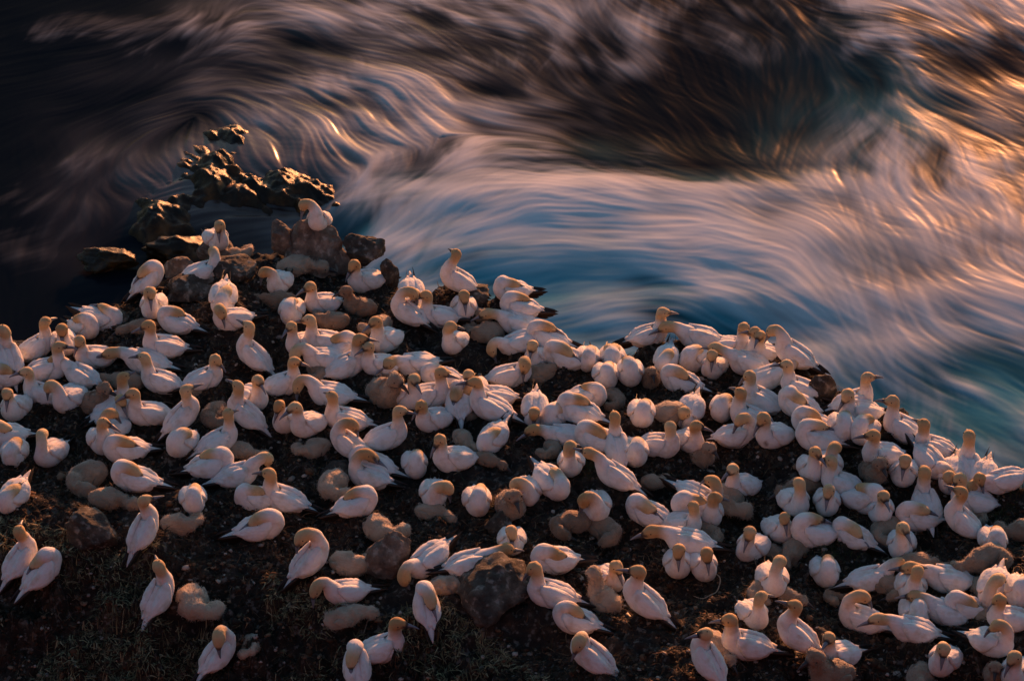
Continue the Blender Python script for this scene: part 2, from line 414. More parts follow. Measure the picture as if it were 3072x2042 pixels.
 ('L',610,485,276,'T',1,0,'','with a dark stain on its round breast'), ('L',130,560,270,'P',1,0,'',''), ('L',1000,550,8,'D',1,0,'',''), ('L',1370,630,268,'U',1,150,'',''), ('L',1690,850,155,'F',1,0,'',''),
 ('L',1690,555,180,'F',-1,0,'',''), ('L',930,910,160,'P',-1,0,'',''), ('L',1380,1000,172,'F',1,0,'',''), ('L',1410,850,270,'T',1,0,'',''), ('L',1850,810,172,'T',1,0,'',''),
 ('L',2110,610,248,'P',1,0,'k',''), ('L',2215,905,188,'B',1,0,'',''), ('L',2315,670,262,'T',1,0,'','cut off by the right edge'), ('L',300,1035,155,'U',1,0,'s','neck up, bill crossing the gannet behind it'), ('L',715,1235,213,'U',1,0,'','bill slanting down, above a dusky chick'),
 ('L',1640,1275,240,'B',1,20,'','upright, bill laid along its breast, fanned tail right'), ('L',2070,1110,318,'P',-1,0,'',''), ('L',2300,1390,240,'B',1,0,'','in the bottom right corner'),
]
CHICKS = [
 ('A',2085,450,0,'curl',.95,.8), ('A',1240,1110,190,'lie',.95,.35), ('B',560,560,10,'lie',1.25,.75), ('B',790,585,10,'curl',.9,.8), ('B',400,870,180,'lie',1.1,.1), ('B',880,1060,200,'curl',1.05,.2),
 ('B',1120,935,180,'up',1.15,.15), ('B',1300,1095,250,'curl',1.0,.75), ('C',120,490,190,'curl',.9,.5), ('C',180,640,200,'curl',1.2,.6), ('C',650,990,10,'curl',1.15,.5), ('C',1630,1040,270,'up',1.0,.2),
 ('C',1310,1210,300,'curl',.95,.3), ('C',1780,1330,200,'lie',1.25,.75), ('D',1040,820,200,'lie',.85,.4), ('E',1100,265,180,'lie',1.1,.55), ('E',830,460,330,'up',1.25,.25), ('E',1740,370,200,'curl',.7,.5),
 ('E',1890,550,250,'curl',1.15,.1), ('E',2140,880,330,'lie',1.0,.6), ('E',760,1100,230,'curl',1.4,.5), ('E',970,1290,350,'lie',1.1,.4), ('I',1570,80,340,'curl',1.05,.7), ('F',760,160,300,'curl',1.0,.4),
 ('F',730,860,230,'curl',1.0,.7), ('F',1340,375,310,'up',1.45,.5), ('F',2010,560,300,'curl',.8,.4), ('F',2040,770,300,'lie',.85,.7), ('F',870,1165,250,'curl',1.25,.8), ('F',1760,1410,340,'lie',.95,.75),
 ('J',1290,115,300,'curl',1.2,.9), ('G',180,510,330,'lie',.85,.3), ('G',760,410,270,'curl',.85,.4), ('G',390,920,280,'up',1.3,.3), ('G',1650,710,340,'curl',.75,.7), ('G',1510,850,300,'lie',.6,.6),
 ('G',2080,490,300,'up',1.05,.5), ('G',930,1065,190,'curl',1.1,.1), ('G',1210,1110,330,'curl',1.1,.3), ('G',2150,1170,300,'curl',1.05,.1), ('N',2185,1490,250,'curl',1.35,.6), ('H',400,740,200,'lie',1.05,.1),
 ('H',1030,640,280,'up',1.2,.3), ('H',1890,990,340,'curl',.85,.5), ('H',1130,1130,220,'curl',1.1,.4), ('H',340,1300,240,'lie',1.15,.5), ('H',110,1340,340,'lie',1.05,.3), ('L',1430,425,350,'lie',1.15,.4),
 ('L',2030,385,200,'lie',1.4,.3), ('H',2335,1145,220,'curl',1.1,.2), ('I',1700,770,280,'curl',1.35,1.0), ('I',2220,1140,300,'curl',.8,1.0), ('J',1010,430,330,'curl',1.15,1.0), ('J',990,895,20,'lie',1.1,.95),
 ('J',1900,610,0,'lie',1.0,.9), ('K',1220,750,130,'up',1.2,.75), ('N',2150,1930,300,'lie',1.0,.8), ('L',30,650,220,'curl',.9,.6), ('L',235,690,330,'lie',.85,.7), ('L',1140,605,340,'curl',.95,.5),
 ('L',720,670,190,'curl',.8,.7), ('L',870,650,340,'curl',.8,.6), ('L',1970,870,300,'curl',1.0,.5), ('L',1985,650,270,'lie',.9,.6), ('L',650,1400,200,'up',1.35,.3), ('L',1440,1430,250,'curl',1.05,.5), ('L',2110,1400,250,'up',1.0,.4),
]

def to_px(t, x, y):
    if t == 'N': return float(x), float(y)
    ox, oy = TILE[t]
    return ox + x * TS, oy + y * TS

bpx = np.array([to_px(b_[0], b_[1], b_[2]) for b_ in BIRDS])
blift = np.array([.28 if 's' in b_[7] else .19 for b_ in BIRDS])
BP = hit(bpx[:, 0], bpx[:, 1], blift)
cpx = np.array([to_px(c[0], c[1], c[2]) for c in CHICKS])
CP = hit(cpx[:, 0], cpx[:, 1], np.array([.11 * c[5] for c in CHICKS]))

# a nest of trampled weed and soil raises each sitting bird a little above the ground
MX0, MY0, MR = -8.0, -8.0, 0.025
mound = np.zeros((520, 641))
for i in range(len(BP)):
    x0 = (BP[i, 0] - MX0) / MR; y0 = (BP[i, 1] - MY0) / MR
    i0, i1, j0, j1 = int(max(0, y0 - 18)), int(min(520, y0 + 19)), int(max(0, x0 - 18)), int(min(641, x0 + 19))
    if i1 <= i0 or j1 <= j0: continue
    yy, xx = np.mgrid[i0:i1, j0:j1]
    d_ = np.hypot(xx - x0, yy - y0) * MR + 0.03 * noise2(xx * 0.25, yy * 0.25, 301)
    mound[i0:i1, j0:j1] = np.maximum(mound[i0:i1, j0:j1], 0.075 * (1 - sstep(0.13, 0.33, d_)))

xs = np.concatenate([[-60, -40, -25, -16, -12, -9.5], np.arange(-8, 8.001, 0.025), [9.5, 12, 16, 25, 40, 60]])
ys = np.concatenate([[-60, -45, -30, -20, -14, -10], np.arange(-8, 4.6, 0.025), [5.2, 6.2, 7.5, 9.5, 12.5]])
X, Y = np.meshgrid(xs, ys)
Z = ground(X, Y)
me = new_mesh('ground', np.stack([X, Y, Z], -1).reshape(-1, 3), grid_faces(len(ys), len(xs)))
g_o = link('ground', me, M_SOIL)
g_o['kind'] = 'structure'

# unseen red sandstone slope under the viewpoint, added to bounce warm light onto the birds
M_BOUNCE_SLOPE = rock_material('bounce_sandstone', (0.075, 0.027, 0.016), (0.13, 0.05, 0.031), (0.2, 0.086, 0.054), rough=0.9, scale=0.5, bump=0.8)
hx = np.linspace(-48, 48, 121); hy = np.concatenate([np.linspace(-8.6, -24, 40), np.linspace(-25, -70, 24)])
HX, HY = np.meshgrid(hx, hy)
HZ = np.where(HY > -23, (-8.6 - HY) * 0.86, 12.4 + (-23 - HY) * 0.35) - 1.2 + 0.35 * fbm2(HX * 0.3, HY * 0.3, 61, 4) * np.clip((-8.6 - HY) / 4, 0, 1)
me = new_mesh('bounce_hillside', np.stack([HX, HY, HZ], -1).reshape(-1, 3), grid_faces(len(hy), len(hx)))
link('bounce_hillside', me, M_BOUNCE_SLOPE)['kind'] = 'structure'

# ------------------------------------------------------------------ the sea
GX = np.array([0, 300, 600, 900, 1200, 1500, 1800, 2100, 2400, 2700, 3000], float)
GY = np.array([0, 130, 260, 400, 520, 620, 760, 900, 1050, 1250, 1450], float)
FOAM = np.array([
    [.00, .00, .10, .34, .42, .45, .40, .34, .48, .52, .50],
    [.16, .30, .42, .30, .45, .48, .40, .20, .40, .58, .42],
    [.02, .05, .16, .38, .52, .48, .36, .06, .20, .50, .30],
    [.03, .12, .12, .30, .42, .42, .28, .02, .10, .42, .36],
    [.08, .20, .05, .14, .38, .62, .48, .08, .12, .42, .48],
    [.16, .16, .04, .10, .68, .92, 1.0, .95, .66, .58, .60],
    [.18, .05, .02, .20, .70, .66, .76, .88, .82, .70, .66],
    [.05, .02, .02, .10, .48, .32, .36, .68, .76, .68, .60],
    [.02, .02, .02, .10, .40, .28, .34, .48, .64, .66, .56],
    [.02, .02, .02, .10, .40, .35, .38, .42, .45, .60, .52],
    [.02, .02, .02, .10, .40, .35, .40, .40, .40, .45, .38]])
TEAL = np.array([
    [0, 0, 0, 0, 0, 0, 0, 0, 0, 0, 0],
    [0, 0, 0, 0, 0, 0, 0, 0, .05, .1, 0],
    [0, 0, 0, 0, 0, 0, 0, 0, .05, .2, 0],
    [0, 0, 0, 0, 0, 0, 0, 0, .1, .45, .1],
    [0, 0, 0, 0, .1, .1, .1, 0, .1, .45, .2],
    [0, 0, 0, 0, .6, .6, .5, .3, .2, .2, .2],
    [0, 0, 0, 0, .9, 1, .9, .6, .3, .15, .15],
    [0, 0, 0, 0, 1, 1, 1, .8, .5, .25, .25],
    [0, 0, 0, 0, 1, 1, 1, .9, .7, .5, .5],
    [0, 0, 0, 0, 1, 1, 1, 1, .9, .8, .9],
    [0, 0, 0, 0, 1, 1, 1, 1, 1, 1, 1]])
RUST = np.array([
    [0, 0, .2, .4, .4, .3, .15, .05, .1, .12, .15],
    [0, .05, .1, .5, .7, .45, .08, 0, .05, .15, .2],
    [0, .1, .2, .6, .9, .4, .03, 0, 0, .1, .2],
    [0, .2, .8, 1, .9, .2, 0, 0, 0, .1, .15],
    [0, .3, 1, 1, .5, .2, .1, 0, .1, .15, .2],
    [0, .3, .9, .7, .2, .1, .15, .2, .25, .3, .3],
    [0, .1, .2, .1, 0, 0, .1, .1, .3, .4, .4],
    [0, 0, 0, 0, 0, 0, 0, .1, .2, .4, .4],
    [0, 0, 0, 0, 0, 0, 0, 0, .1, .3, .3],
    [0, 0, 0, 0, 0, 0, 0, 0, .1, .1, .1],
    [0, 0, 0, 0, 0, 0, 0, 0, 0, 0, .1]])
HGT = np.array([
    [.2, .2, .3, .4, .4, .4, .4, .3, .5, .6, .6],
    [.2, .4, .6, .4, .5, .4, .3, .2, .4, .7, .6],
    [.2, .3, .4, .5, .6, .4, .2, .1, .2, .6, .3],
    [.2, .2, .5, .6, .5, .3, .2, .1, .2, .5, .3],
    [.2, .3, .6, .7, .5, .65, .55, .4, .35, .5, .4],
    [.2, .2, .4, .4, .6, .85, .9, .75, .6, .5, .5],
    [.1, 0, 0, 0, .4, .5, .6, .65, .7, .65, .6],
    [0, 0, 0, 0, .1, .05, .1, .35, .6, .6, .6],
    [0, 0, 0, 0, -.1, -.2, -.2, -.1, .2, .4, .4],
    [0, 0, 0, 0, -.1, -.2, -.2, -.2, 0, .1, .2],
    [0, 0, 0, 0, -.1, -.2, -.2, -.2, -.1, 0, 0]])
# streak direction on the water, as seen: (x, y, dx, dy)
FLOW = [(0, 60, 1, -.3), (250, 120, 1, -.15), (500, 130, 1, -.35), (650, 40, 1, -.45), (820, 40, 1, .15), (100, 330, 1, -.4), (300, 300, 1, -.7), (480, 320, 1, -.45),
    (620, 285, 1, 0), (740, 340, 1, .9), (900, 380, 1, .7), (300, 470, 1, -1.1), (150, 620, 1, -1.0), (60, 820, 1, -.9), (420, 560, .6, 1), (700, 450, .5, 1),
    (860, 480, 1, .75), (1000, 520, 1, .55), (800, 600, 1, -.05), (500, 650, 1, -.2), (1000, 120, 1, .35), (1150, 250, 1, .45), (1300, 200, 1, .55), (1200, 420, 1, .75),
    (1450, 320, 1, .7), (1500, 80, 1, .35), (1650, 250, 1, .8), (1750, 430, .8, 1), (1850, 120, 1, .7), (1950, 300, .7, 1), (2080, 420, .5, 1), (2150, 150, .6, 1),
    (2260, 330, .45, 1), (2350, 480, -.1, 1), (2420, 200, .1, 1), (2500, 420, -.3, 1), (2600, 100, 1, .5), (2650, 300, .5, 1), (2800, 180, 1, .35), (2900, 350, 1, .6),
    (3050, 100, 1, .5), (2750, 480, .5, 1), (2950, 560, .8, 1), (1100, 640, 1, -.7), (1200, 560, 1, -.5), (1400, 520, 1, -.3), (1650, 510, 1, .1), (1800, 570, 1, .35),
    (2050, 600, 1, .05), (2300, 580, 1, .3), (1250, 720, 1, -.5), (1500, 680, 1, -.15), (1750, 700, 1, .15), (1550, 860, 1, -.1), (1800, 820, 1, .1), (2000, 760, 1, .25),
    (2200, 750, 1, .5), (2400, 700, 1, .65), (2600, 650, .8, 1), (2800, 750, .9, 1), (3000, 700, .9, 1), (2100, 900, 1, .45), (2350, 920, 1, .7), (2600, 950, 1, .9),
    (2900, 950, 1, 1), (2500, 1100, 1, .75), (2750, 1200, 1, .85), (3000, 1250, 1, .95), (3000, 1450, 1, .9), (1700, 1000, 1, .1)]

dx, dy = 0.05, 0.06
dX = np.arange(-23, 23.001, dx); dY = np.arange(27, 71, dy)
SXg, SYg = np.meshgrid(dX, dY)
nyy, nxx = SXg.shape
# where each point of the sea lies among the observed stations (stations are places on the water)
stx, sty = project(np.stack([SXg, SYg, np.full_like(SXg, SEA_Z)], -1))

def station(tab, px, py):
    fx = np.interp(px, GX, np.arange(len(GX))); fy = np.interp(py, GY, np.arange(len(GY)))
    ix = np.minimum(fx.astype(int), len(GX) - 2); iy = np.minimum(fy.astype(int), len(GY) - 2)
    ux = fx - ix; uy = fy - iy
    ux = ux * ux * (3 - 2 * ux); uy = uy * uy * (3 - 2 * uy)
    return (tab[iy, ix] * (1 - ux) + tab[iy, ix + 1] * ux) * (1 - uy) + (tab[iy + 1, ix] * (1 - ux) + tab[iy + 1, ix + 1] * ux) * uy

# flow direction field, orientations blended as doubled angles
fl = np.array(FLOW, float)
p0 = on_plane(fl[:, 0], fl[:, 1], SEA_Z)
nrm = np.hypot(fl[:, 2], fl[:, 3])
p1 = on_plane(fl[:, 0] + 20 * fl[:, 2] / nrm, fl[:, 1] + 20 * fl[:, 3] / nrm, SEA_Z)
ang = np.arctan2(p1[:, 1] - p0[:, 1], p1[:, 0] - p0[:, 0])
cs = np.zeros((nyy // 6 + 2, nxx // 6 + 2)); sn = cs.copy(); ww = cs.copy()
cY = dY[0] + np.arange(cs.shape[0]) * dy * 6; cX = dX[0] + np.arange(cs.shape[1]) * dx * 6
CXg, CYg = np.meshgrid(cX, cY)
for i in range(len(fl)):
    w = 1.0 / (((CXg - p0[i, 0]) ** 2 + (CYg - p0[i, 1]) ** 2 * 0.45) + 0.4) ** 1.6
    cs += w * math.cos(2 * ang[i]); sn += w * math.sin(2 * ang[i])
th = 0.5 * np.arctan2(sn, cs)
th = th + 0.3 * fbm2(CXg * 0.3, CYg * 0.3, 71, 4, 0.6) + 0.07 * noise2(CXg * 0.9, CYg * 0.8, 77)
jj = np.minimum(np.arange(nyy) // 6, cs.shape[0] - 1); ii = np.minimum(np.arange(nxx) // 6, cs.shape[1] - 1)
c2 = np.cos(2 * th); s2 = np.sin(2 * th)
def up6(a):
    fy = np.arange(nyy) / 6.0; fx = np.arange(nxx) / 6.0
    iy = np.minimum(fy.astype(int), a.shape[0] - 2); ix = np.minimum(fx.astype(int), a.shape[1] - 2)
    uy = (fy - iy)[:, None]; ux = (fx - ix)[None, :]
    A = a[iy][:, ix]; B = a[iy][:, ix + 1]; C = a[iy + 1][:, ix]; D = a[iy + 1][:, ix + 1]
    return (A * (1 - ux) + B * ux) * (1 - uy) + (C * (1 - ux) + D * ux) * uy
TH = (0.5 * np.arctan2(up6(s2), up6(c2))).astype(np.float32)
VX = (np.cos(TH) / dx).astype(np.float32); VY = (np.sin(TH) / dy).astype(np.float32)

def bil(a, y, x):
    y = np.clip(y, 0, nyy - 1.001); x = np.clip(x, 0, nxx - 1.001)
    iy = y.astype(np.int32); ix = x.astype(np.int32)
    fy = y - iy; fx = x - ix
    k = iy * nxx + ix
    f = a.ravel()
    return (f[k] * (1 - fx) + f[k + 1] * fx) * (1 - fy) + (f[k + nxx] * (1 - fx) + f[k + nxx + 1] * fx) * fy

def broad(seed, f0_, octs, rough):
    return fbm2(SXg * f0_, SYg * f0_, seed, octs, rough).astype(np.float32)
def advected(fields, step, counts, turn):
    """smear each field along the flow, as a second of moving water does to foam"""
    acc = [f.copy() for f in fields]; wsum = [1.0] * len(fields)
    VX = (np.cos(TH + turn) / dx).astype(np.float32); VY = (np.sin(TH + turn) / dy).astype(np.float32)
    for sgn in (1, -1):
        py = np.repeat(np.arange(nyy, dtype=np.float32)[:, None], nxx, 1); px = np.repeat(np.arange(nxx, dtype=np.float32)[None, :], nyy, 0)
        odx = VX * sgn; ody = VY * sgn
        for s in range(max(counts)):
            px = px + odx * step; py = py + ody * step
            k = np.clip(np.rint(py), 0, nyy - 1).astype(np.int32) * nxx + np.clip(np.rint(px), 0, nxx - 1).astype(np.int32)
            ndx = VX.ravel()[k]; ndy = VY.ravel()[k]
            flip = np.where(ndx * odx * dx * dx + ndy * ody * dy * dy < 0, -1, 1).astype(np.float32)
            odx = ndx * flip; ody = ndy * flip
            for q, f in enumerate(fields):
                if s < counts[q]:
                    w = 1 - s / counts[q]
                    acc[q] += w * bil(f, py, px)
                    if sgn == 1: wsum[q] += 2 * w
    return [a / w for a, w in zip(acc, wsum)]
def unit(a):
    return (a - a.mean()) / a.std()
def high(a):                                                      # keep the wisps, drop the drift
    k = 24
    c_ = np.cumsum(np.cumsum(np.pad(a, ((k + 1, k), (k + 1, k)), mode='reflect'), 0), 1)
    w_ = 2 * k + 1
    return a - (c_[w_:, w_:] - c_[:-w_, w_:] - c_[w_:, :-w_] + c_[:-w_, :-w_]) / (w_ * w_)
l_big = unit(advected([broad(51, 0.28, 4, 0.55)], 0.12, (6,), 0.0)[0])
t_a = (0.35 * fbm2(SXg * 0.25, SYg * 0.25, 401, 2)).astype(np.float32)
l_mid, l_fin = advected([broad(53, 0.7, 5, 0.85), broad(57, 3.0, 3, 0.9)], 0.11, (12, 14), t_a)
t_b = (0.42 + 0.3 * fbm2(SXg * 0.3, SYg * 0.3, 403, 2)).astype(np.float32)
l_two, l_hai = advected([broad(63, 0.8, 5, 0.85), broad(67, 4.0, 3, 0.9)], 0.1, (9, 10), t_b)
t_c = (-0.45 + 0.3 * fbm2(SXg * 0.3, SYg * 0.3, 405, 2)).astype(np.float32)
l_tri, = advected([broad(73, 1.1, 5, 0.9)], 0.1, (10,), t_c)
l_mid, l_two, l_tri = unit(l_mid), unit(l_two), unit(l_tri)
l_fin, l_hai = unit(high(l_fin)), unit(high(l_hai))

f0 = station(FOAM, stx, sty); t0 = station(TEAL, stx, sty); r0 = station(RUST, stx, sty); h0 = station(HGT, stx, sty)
soft = np.clip(sstep(0.45, 0.85, f0), 0, 1)                       # dense spray smooths its own streaks
gate = sstep(-0.7, 0.8, fbm2(SXg * 0.35 + 4, SYg * 0.35, 81, 3))    # grain comes and goes
g2 = sstep(-0.6, 0.7, fbm2(SXg * 0.3 - 7, SYg * 0.3, 83, 3)); g3 = sstep(-0.6, 0.7, fbm2(SXg * 0.33 + 9, SYg * 0.33, 85, 3))
fine_ = 0.17 * l_fin * (0.3 + 0.7 * gate) + 0.15 * l_hai * (0.2 + 0.8 * g2)
veil = 0.46 * l_big * (1 - 0.45 * soft) + (0.36 * l_mid * (0.4 + 0.6 * gate) + 0.30 * l_two * g2 + 0.28 * l_tri * g3) * (1 - 0.5 * soft) + fine_ * (1 - 0.4 * soft)
foam = (f0 + 0.03 * (f0 > 0.1)) * (1 + veil * (1 - 0.5 * soft)) - 0.11 * (1 - soft)
foam = np.clip(foam, 0, None)
foam = foam / (1 + 0.25 * foam ** 3)
foam = np.clip(foam, 0, 1) ** (2.15 - 0.95 * soft)
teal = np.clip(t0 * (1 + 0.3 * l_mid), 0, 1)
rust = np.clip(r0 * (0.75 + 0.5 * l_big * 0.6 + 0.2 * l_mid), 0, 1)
left = 0.25 + 0.75 * sstep(1500, 1000, stx) * sstep(150, 350, sty)
hgt = 0.85 * h0 + 0.035 * l_big * (0.3 + 0.7 * sstep(0.1, 0.4, f0)) + (0.008 + 0.035 * left * r0) * l_mid + (0.003 + 0.006 * left * r0) * l_fin + 0.002 * l_hai

ax = np.concatenate([[-1500, -500, -160, -70, -38, -28], dX, [28, 38, 70, 160, 500, 1500]])
ay = np.concatenate([[-200, -60, 0, 14, 22], dY, [76, 90, 130, 250, 700, 3000]])
def pad(a, v):
    A = np.pad(a, ((5, 6), (6, 6)), mode='edge').astype(np.float32)
    w = np.ones_like(A); w[:4] = 0; w[-5:] = 0; w[:, :5] = 0; w[:, -5:] = 0
    return A * w + v * (1 - w)
hgt = pad(hgt, 0.0); foam = pad(foam, 0.12); teal = pad(teal, 0.2); rust = pad(rust, 0.2)
AX, AY = np.meshgrid(ax, ay)
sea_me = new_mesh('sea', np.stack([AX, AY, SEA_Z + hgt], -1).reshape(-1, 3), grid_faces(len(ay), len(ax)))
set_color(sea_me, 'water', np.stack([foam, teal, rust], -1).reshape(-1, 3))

m, nt, b = mat_new('churned_sea')
a = attr(nt, 'water')
sp = nd(nt, 'ShaderNodeSeparateColor')
nt.links.new(a.outputs['Color'], sp.inputs[0])
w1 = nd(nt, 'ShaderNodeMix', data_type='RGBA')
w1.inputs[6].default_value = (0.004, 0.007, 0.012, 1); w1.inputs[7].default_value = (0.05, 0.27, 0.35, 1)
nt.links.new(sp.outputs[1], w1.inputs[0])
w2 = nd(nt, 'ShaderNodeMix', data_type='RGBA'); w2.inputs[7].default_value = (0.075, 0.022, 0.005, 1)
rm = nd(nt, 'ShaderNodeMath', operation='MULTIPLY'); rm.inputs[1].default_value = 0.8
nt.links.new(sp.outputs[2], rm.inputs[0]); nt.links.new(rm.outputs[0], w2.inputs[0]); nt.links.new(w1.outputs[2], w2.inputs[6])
w3 = nd(nt, 'ShaderNodeMix', data_type='RGBA'); w3.inputs[7].default_value = (0.8, 0.8, 0.82, 1)
nt.links.new(sp.outputs[0], w3.inputs[0]); nt.links.new(w2.outputs[2], w3.inputs[6])
nt.nodes.remove(b)
df = nd(nt, 'ShaderNodeBsdfDiffuse'); gl = nd(nt, 'ShaderNodeBsdfGlossy'); ms = nd(nt, 'ShaderNodeMixShader')
gl.inputs['Roughness'].default_value = 0.26
nt.links.new(w3.outputs[2], df.inputs['Color'])
gf = nd(nt, 'ShaderNodeMath', operation='MULTIPLY_ADD'); gf.inputs[1].default_value = 0.11; gf.inputs[2].default_value = 0.005
inv = nd(nt, 'ShaderNodeMath', operation='SUBTRACT'); inv.inputs[0].default_value = 1.0
nt.links.new(sp.outputs[0], inv.inputs[1])
gm = nd(nt, 'ShaderNodeMath', operation='MULTIPLY')
nt.links.new(sp.outputs[2], gf.inputs[0]); nt.links.new(gf.outputs[0], gm.inputs[0]); nt.links.new(inv.outputs[0], gm.inputs[1]); nt.links.new(gm.outputs[0], ms.inputs[0])
nt.links.new(df.outputs[0], ms.inputs[1]); nt.links.new(gl.outputs[0], ms.inputs[2])
nt.links.new(ms.outputs[0], nt.nodes['Material Output'].inputs['Surface'])
M_SEA = m
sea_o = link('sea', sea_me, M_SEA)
sea_o['kind'] = 'structure'

# ------------------------------------------------------------------ rocks
def ico(sub):
    import bmesh
    bm = bmesh.new(); bmesh.ops.create_icosphere(bm, subdivisions=sub, radius=1.0)
    v = np.array([q.co[:] for q in bm.verts]); f = np.array([[l.index for l in q.verts] for q in bm.faces]); bm.free()
    return v, f
ICO5 = ico(5); ICO4 = ico(4); ICO2 = ico(2); ICO1 = ico(1)

def rock_mesh(name, size, seed, taper=0.0, facet=0.35, rough=0.3, lean=(0, 0), hi=True):
    v, f = (ICO5 if hi else ICO4)
    v = v.copy()
    r = np.random.default_rng(seed)
    # cut flat faces like broken stone
    for _ in range(17):
        n = r.normal(size=3); n /= np.linalg.norm(n)
        dcut = r.uniform(0.5, 0.86)
        s = v @ n
        v -= np.clip(s - dcut, 0, None)[:, None] * n * (1 - 0.15) * (facet / 0.35)
    o = r.uniform(-50, 50, 3)
    dsp = sum((0.5 ** k) * noise3(v * (2.0 * 2.1 ** k) + o, seed + k) for k in range(5))
    rid = 1 - np.abs(noise3(v * np.array([3.2, 3.2, 5.5]) + o * 1.7, seed + 9)) * 2
    v *= (1 + rough * 0.45 * dsp - rough * 0.16 * np.clip(rid, 0, 1) ** 4)[:, None]
    zz = (v[:, 2] + 1) / 2
    k = 1 - taper * np.clip(zz, 0, 1)
    v[:, 0] = v[:, 0] * k + lean[0] * zz; v[:, 1] = v[:, 1] * k + lean[1] * zz
    v *= np.asarray(size)
    return new_mesh(name, v, f)

def px_scale(P):
    return FPX / float((np.asarray(P) - CAM) @ CF)

ROCKS = [
    # x, y of the foot's middle in the photo, width px, height px, depth factor, taper, seed, material, label
    (945, 820, 215, 120, .8, .55, 3, M_ROCK, 'tall pale pointed rock at the tip, a gannet standing on top'),
    (848, 775, 95, 80, .8, .2, 5, M_ROCK, 'rounded pale boulder leaning against the tall pointed rock'),
    (1095, 805, 135, 78, .7, .25, 8, M_ROCK_DARK, 'dark flat-topped rock behind the tall pointed rock at the brink'),
    (1172, 860, 54, 66, .8, .2, 12, M_ROCK_DARK, 'narrow upright brown stone at the brink right of the pointed rock'),
    (548, 842, 105, 55, .8, .2, 15, M_ROCK, 'pale boulder under the gannets at the left end of the ridge'),
    (652, 800, 120, 58, .7, .2, 17, M_ROCK, 'pale craggy boulder under the raised-tail gannet on the ridge'),
    (700, 845, 140, 48, .9, .3, 18, M_ROCK_DARK, 'low dark rock between the ridge gannets and the tall pointed rock'),
    (560, 910, 180, 48, .9, .2, 21, M_ROCK_DARK, 'broad dark ledge rock below the sleeping gannet on the ridge'),
    (1420, 925, 120, 55, .8, .3, 24, M_ROCK_DARK, 'dark brown rock below the gannet standing against the teal water'),
    (350, 985, 90, 40, .8, .2, 26, M_ROCK_DARK, 'small dark rock at the left brink beside two sleeping gannets'),
    (268, 1655, 165, 90, .8, .25, 29, M_ROCK_DARK, 'large dark block with sunlit top edge at the lower left'),
    (1165, 1715, 160, 82, .8, .4, 33, M_ROCK, 'pale angular boulder in front of the fluffy chick, lower middle'),
    (1480, 1850, 230, 95, 1.0, .25, 36, M_ROCK_DARK, 'craggy dark outcrop beside the resting gannets, bottom middle'),
    (1500, 1600, 90, 45, .9, .2, 44, M_ROCK_DARK, 'half-buried dark stone left of the upright preening gannet'),
    (2470, 1200, 90, 60, .8, .2, 47, M_ROCK_DARK, 'dark crumbling stone at the right-hand brink below the fighting gannets'),
    (2480, 1960, 90, 50, .9, .2, 52, M_ROCK_DARK, 'low dark stone near the bottom edge, right of centre'),
    (1660, 1035, 70, 40, .8, .2, 81, M_ROCK_DARK, 'dark stone at the notch of the brink above the pool'),
    (1835, 1062, 80, 36, .8, .2, 83, M_ROCK_DARK, 'dark stone under the brink left of the gannet in profile'),
    (2330, 1075, 80, 36, .8, .2, 85, M_ROCK_DARK, 'small dark stone on the brink below the bowing gannet'),
    (2560, 1225, 70, 40, .8, .2, 87, M_ROCK_DARK, 'broken dark stone on the brink, right, left of two sleepers'),
    (2700, 1275, 64, 34, .8, .2, 89, M_ROCK_DARK, 'small flat dark stone on the right-hand brink, upper of two'),
    (2925, 1420, 70, 40, .8, .2, 91, M_ROCK_DARK, 'small dark stone on the brink near the right edge'),
    (60, 1075, 90, 40, .8, .2, 93, M_ROCK_DARK, 'dark flat stone at the left edge on the brink'),
    (1010, 1440, 90, 36, 1., .3, 105, M_ROCK_DARK, 'flat dark stone between resting gannets, left of centre'),
]
for (x, y, wp, hp, df, tp, sd, mt, lab) in ROCKS:
    P = hit([x], [y], 0.02)[0]
    sc = px_scale(P)
    w = wp / sc / 2 * 1.35; hgt_ = hp / sc / math.cos(PITCH) / 2 * 1.28
    o = link('rock', rock_mesh('rock', (w, w * df, hgt_ * 1.15), sd, tp), mt)
    o.location = (P[0], P[1] + w * df * 0.5, P[2] + hgt_ * 0.75)
    tag(o, lab, 'rock', 'rocks among the nesting gannets')

REEF = [
    (560, 745, 300, 110, .6, .2, 69, 'black reef rock in shadow just behind the ridge gannets'),
    (330, 770, 200, 60, .6, .2, 73, 'black reef hump in the dark water at the left'),
]
SP = np.array([(455, 640, .55, .8), (560, 575, .5, .8), (640, 525, 1.0, .85), (740, 560, .6, 1.0), (850, 555, .75, 1.1), (950, 585, .7, .9), (1025, 615, .6, .6), (690, 425, .6, .9), (590, 470, .35, .8), (880, 480, .35, .9)])
sp0 = on_plane(SP[:, 0], SP[:, 1], SEA_Z + 0.5)
rx = np.arange(sp0[:, 0].min() - 2.2, sp0[:, 0].max() + 2.2, 0.05); ry = np.arange(sp0[:, 1].min() - 2.5, sp0[:, 1].max() + 2.5, 0.06)
RX, RY = np.meshgrid(rx, ry)
wx = RX + 0.35 * fbm2(RX * 0.9, RY * 0.9, 501, 3); wy = RY + 0.45 * fbm2(RX * 0.9 + 5, RY * 0.9, 503, 3)
bulk = np.full_like(RX, -1.2)
for i in range(len(SP)):
    q_ = np.hypot(wx - sp0[i, 0], (wy - sp0[i, 1]) * 0.75) / (SP[i, 3] * 1.15)
    bulk = np.maximum(bulk, SP[i, 2] * 0.75 * (1 - q_ ** 2) - 0.05)
rid = 1 - np.abs(fbm2(RX * 0.8 + 0.5 * RY, RY * 0.7, 507, 4, 0.45))
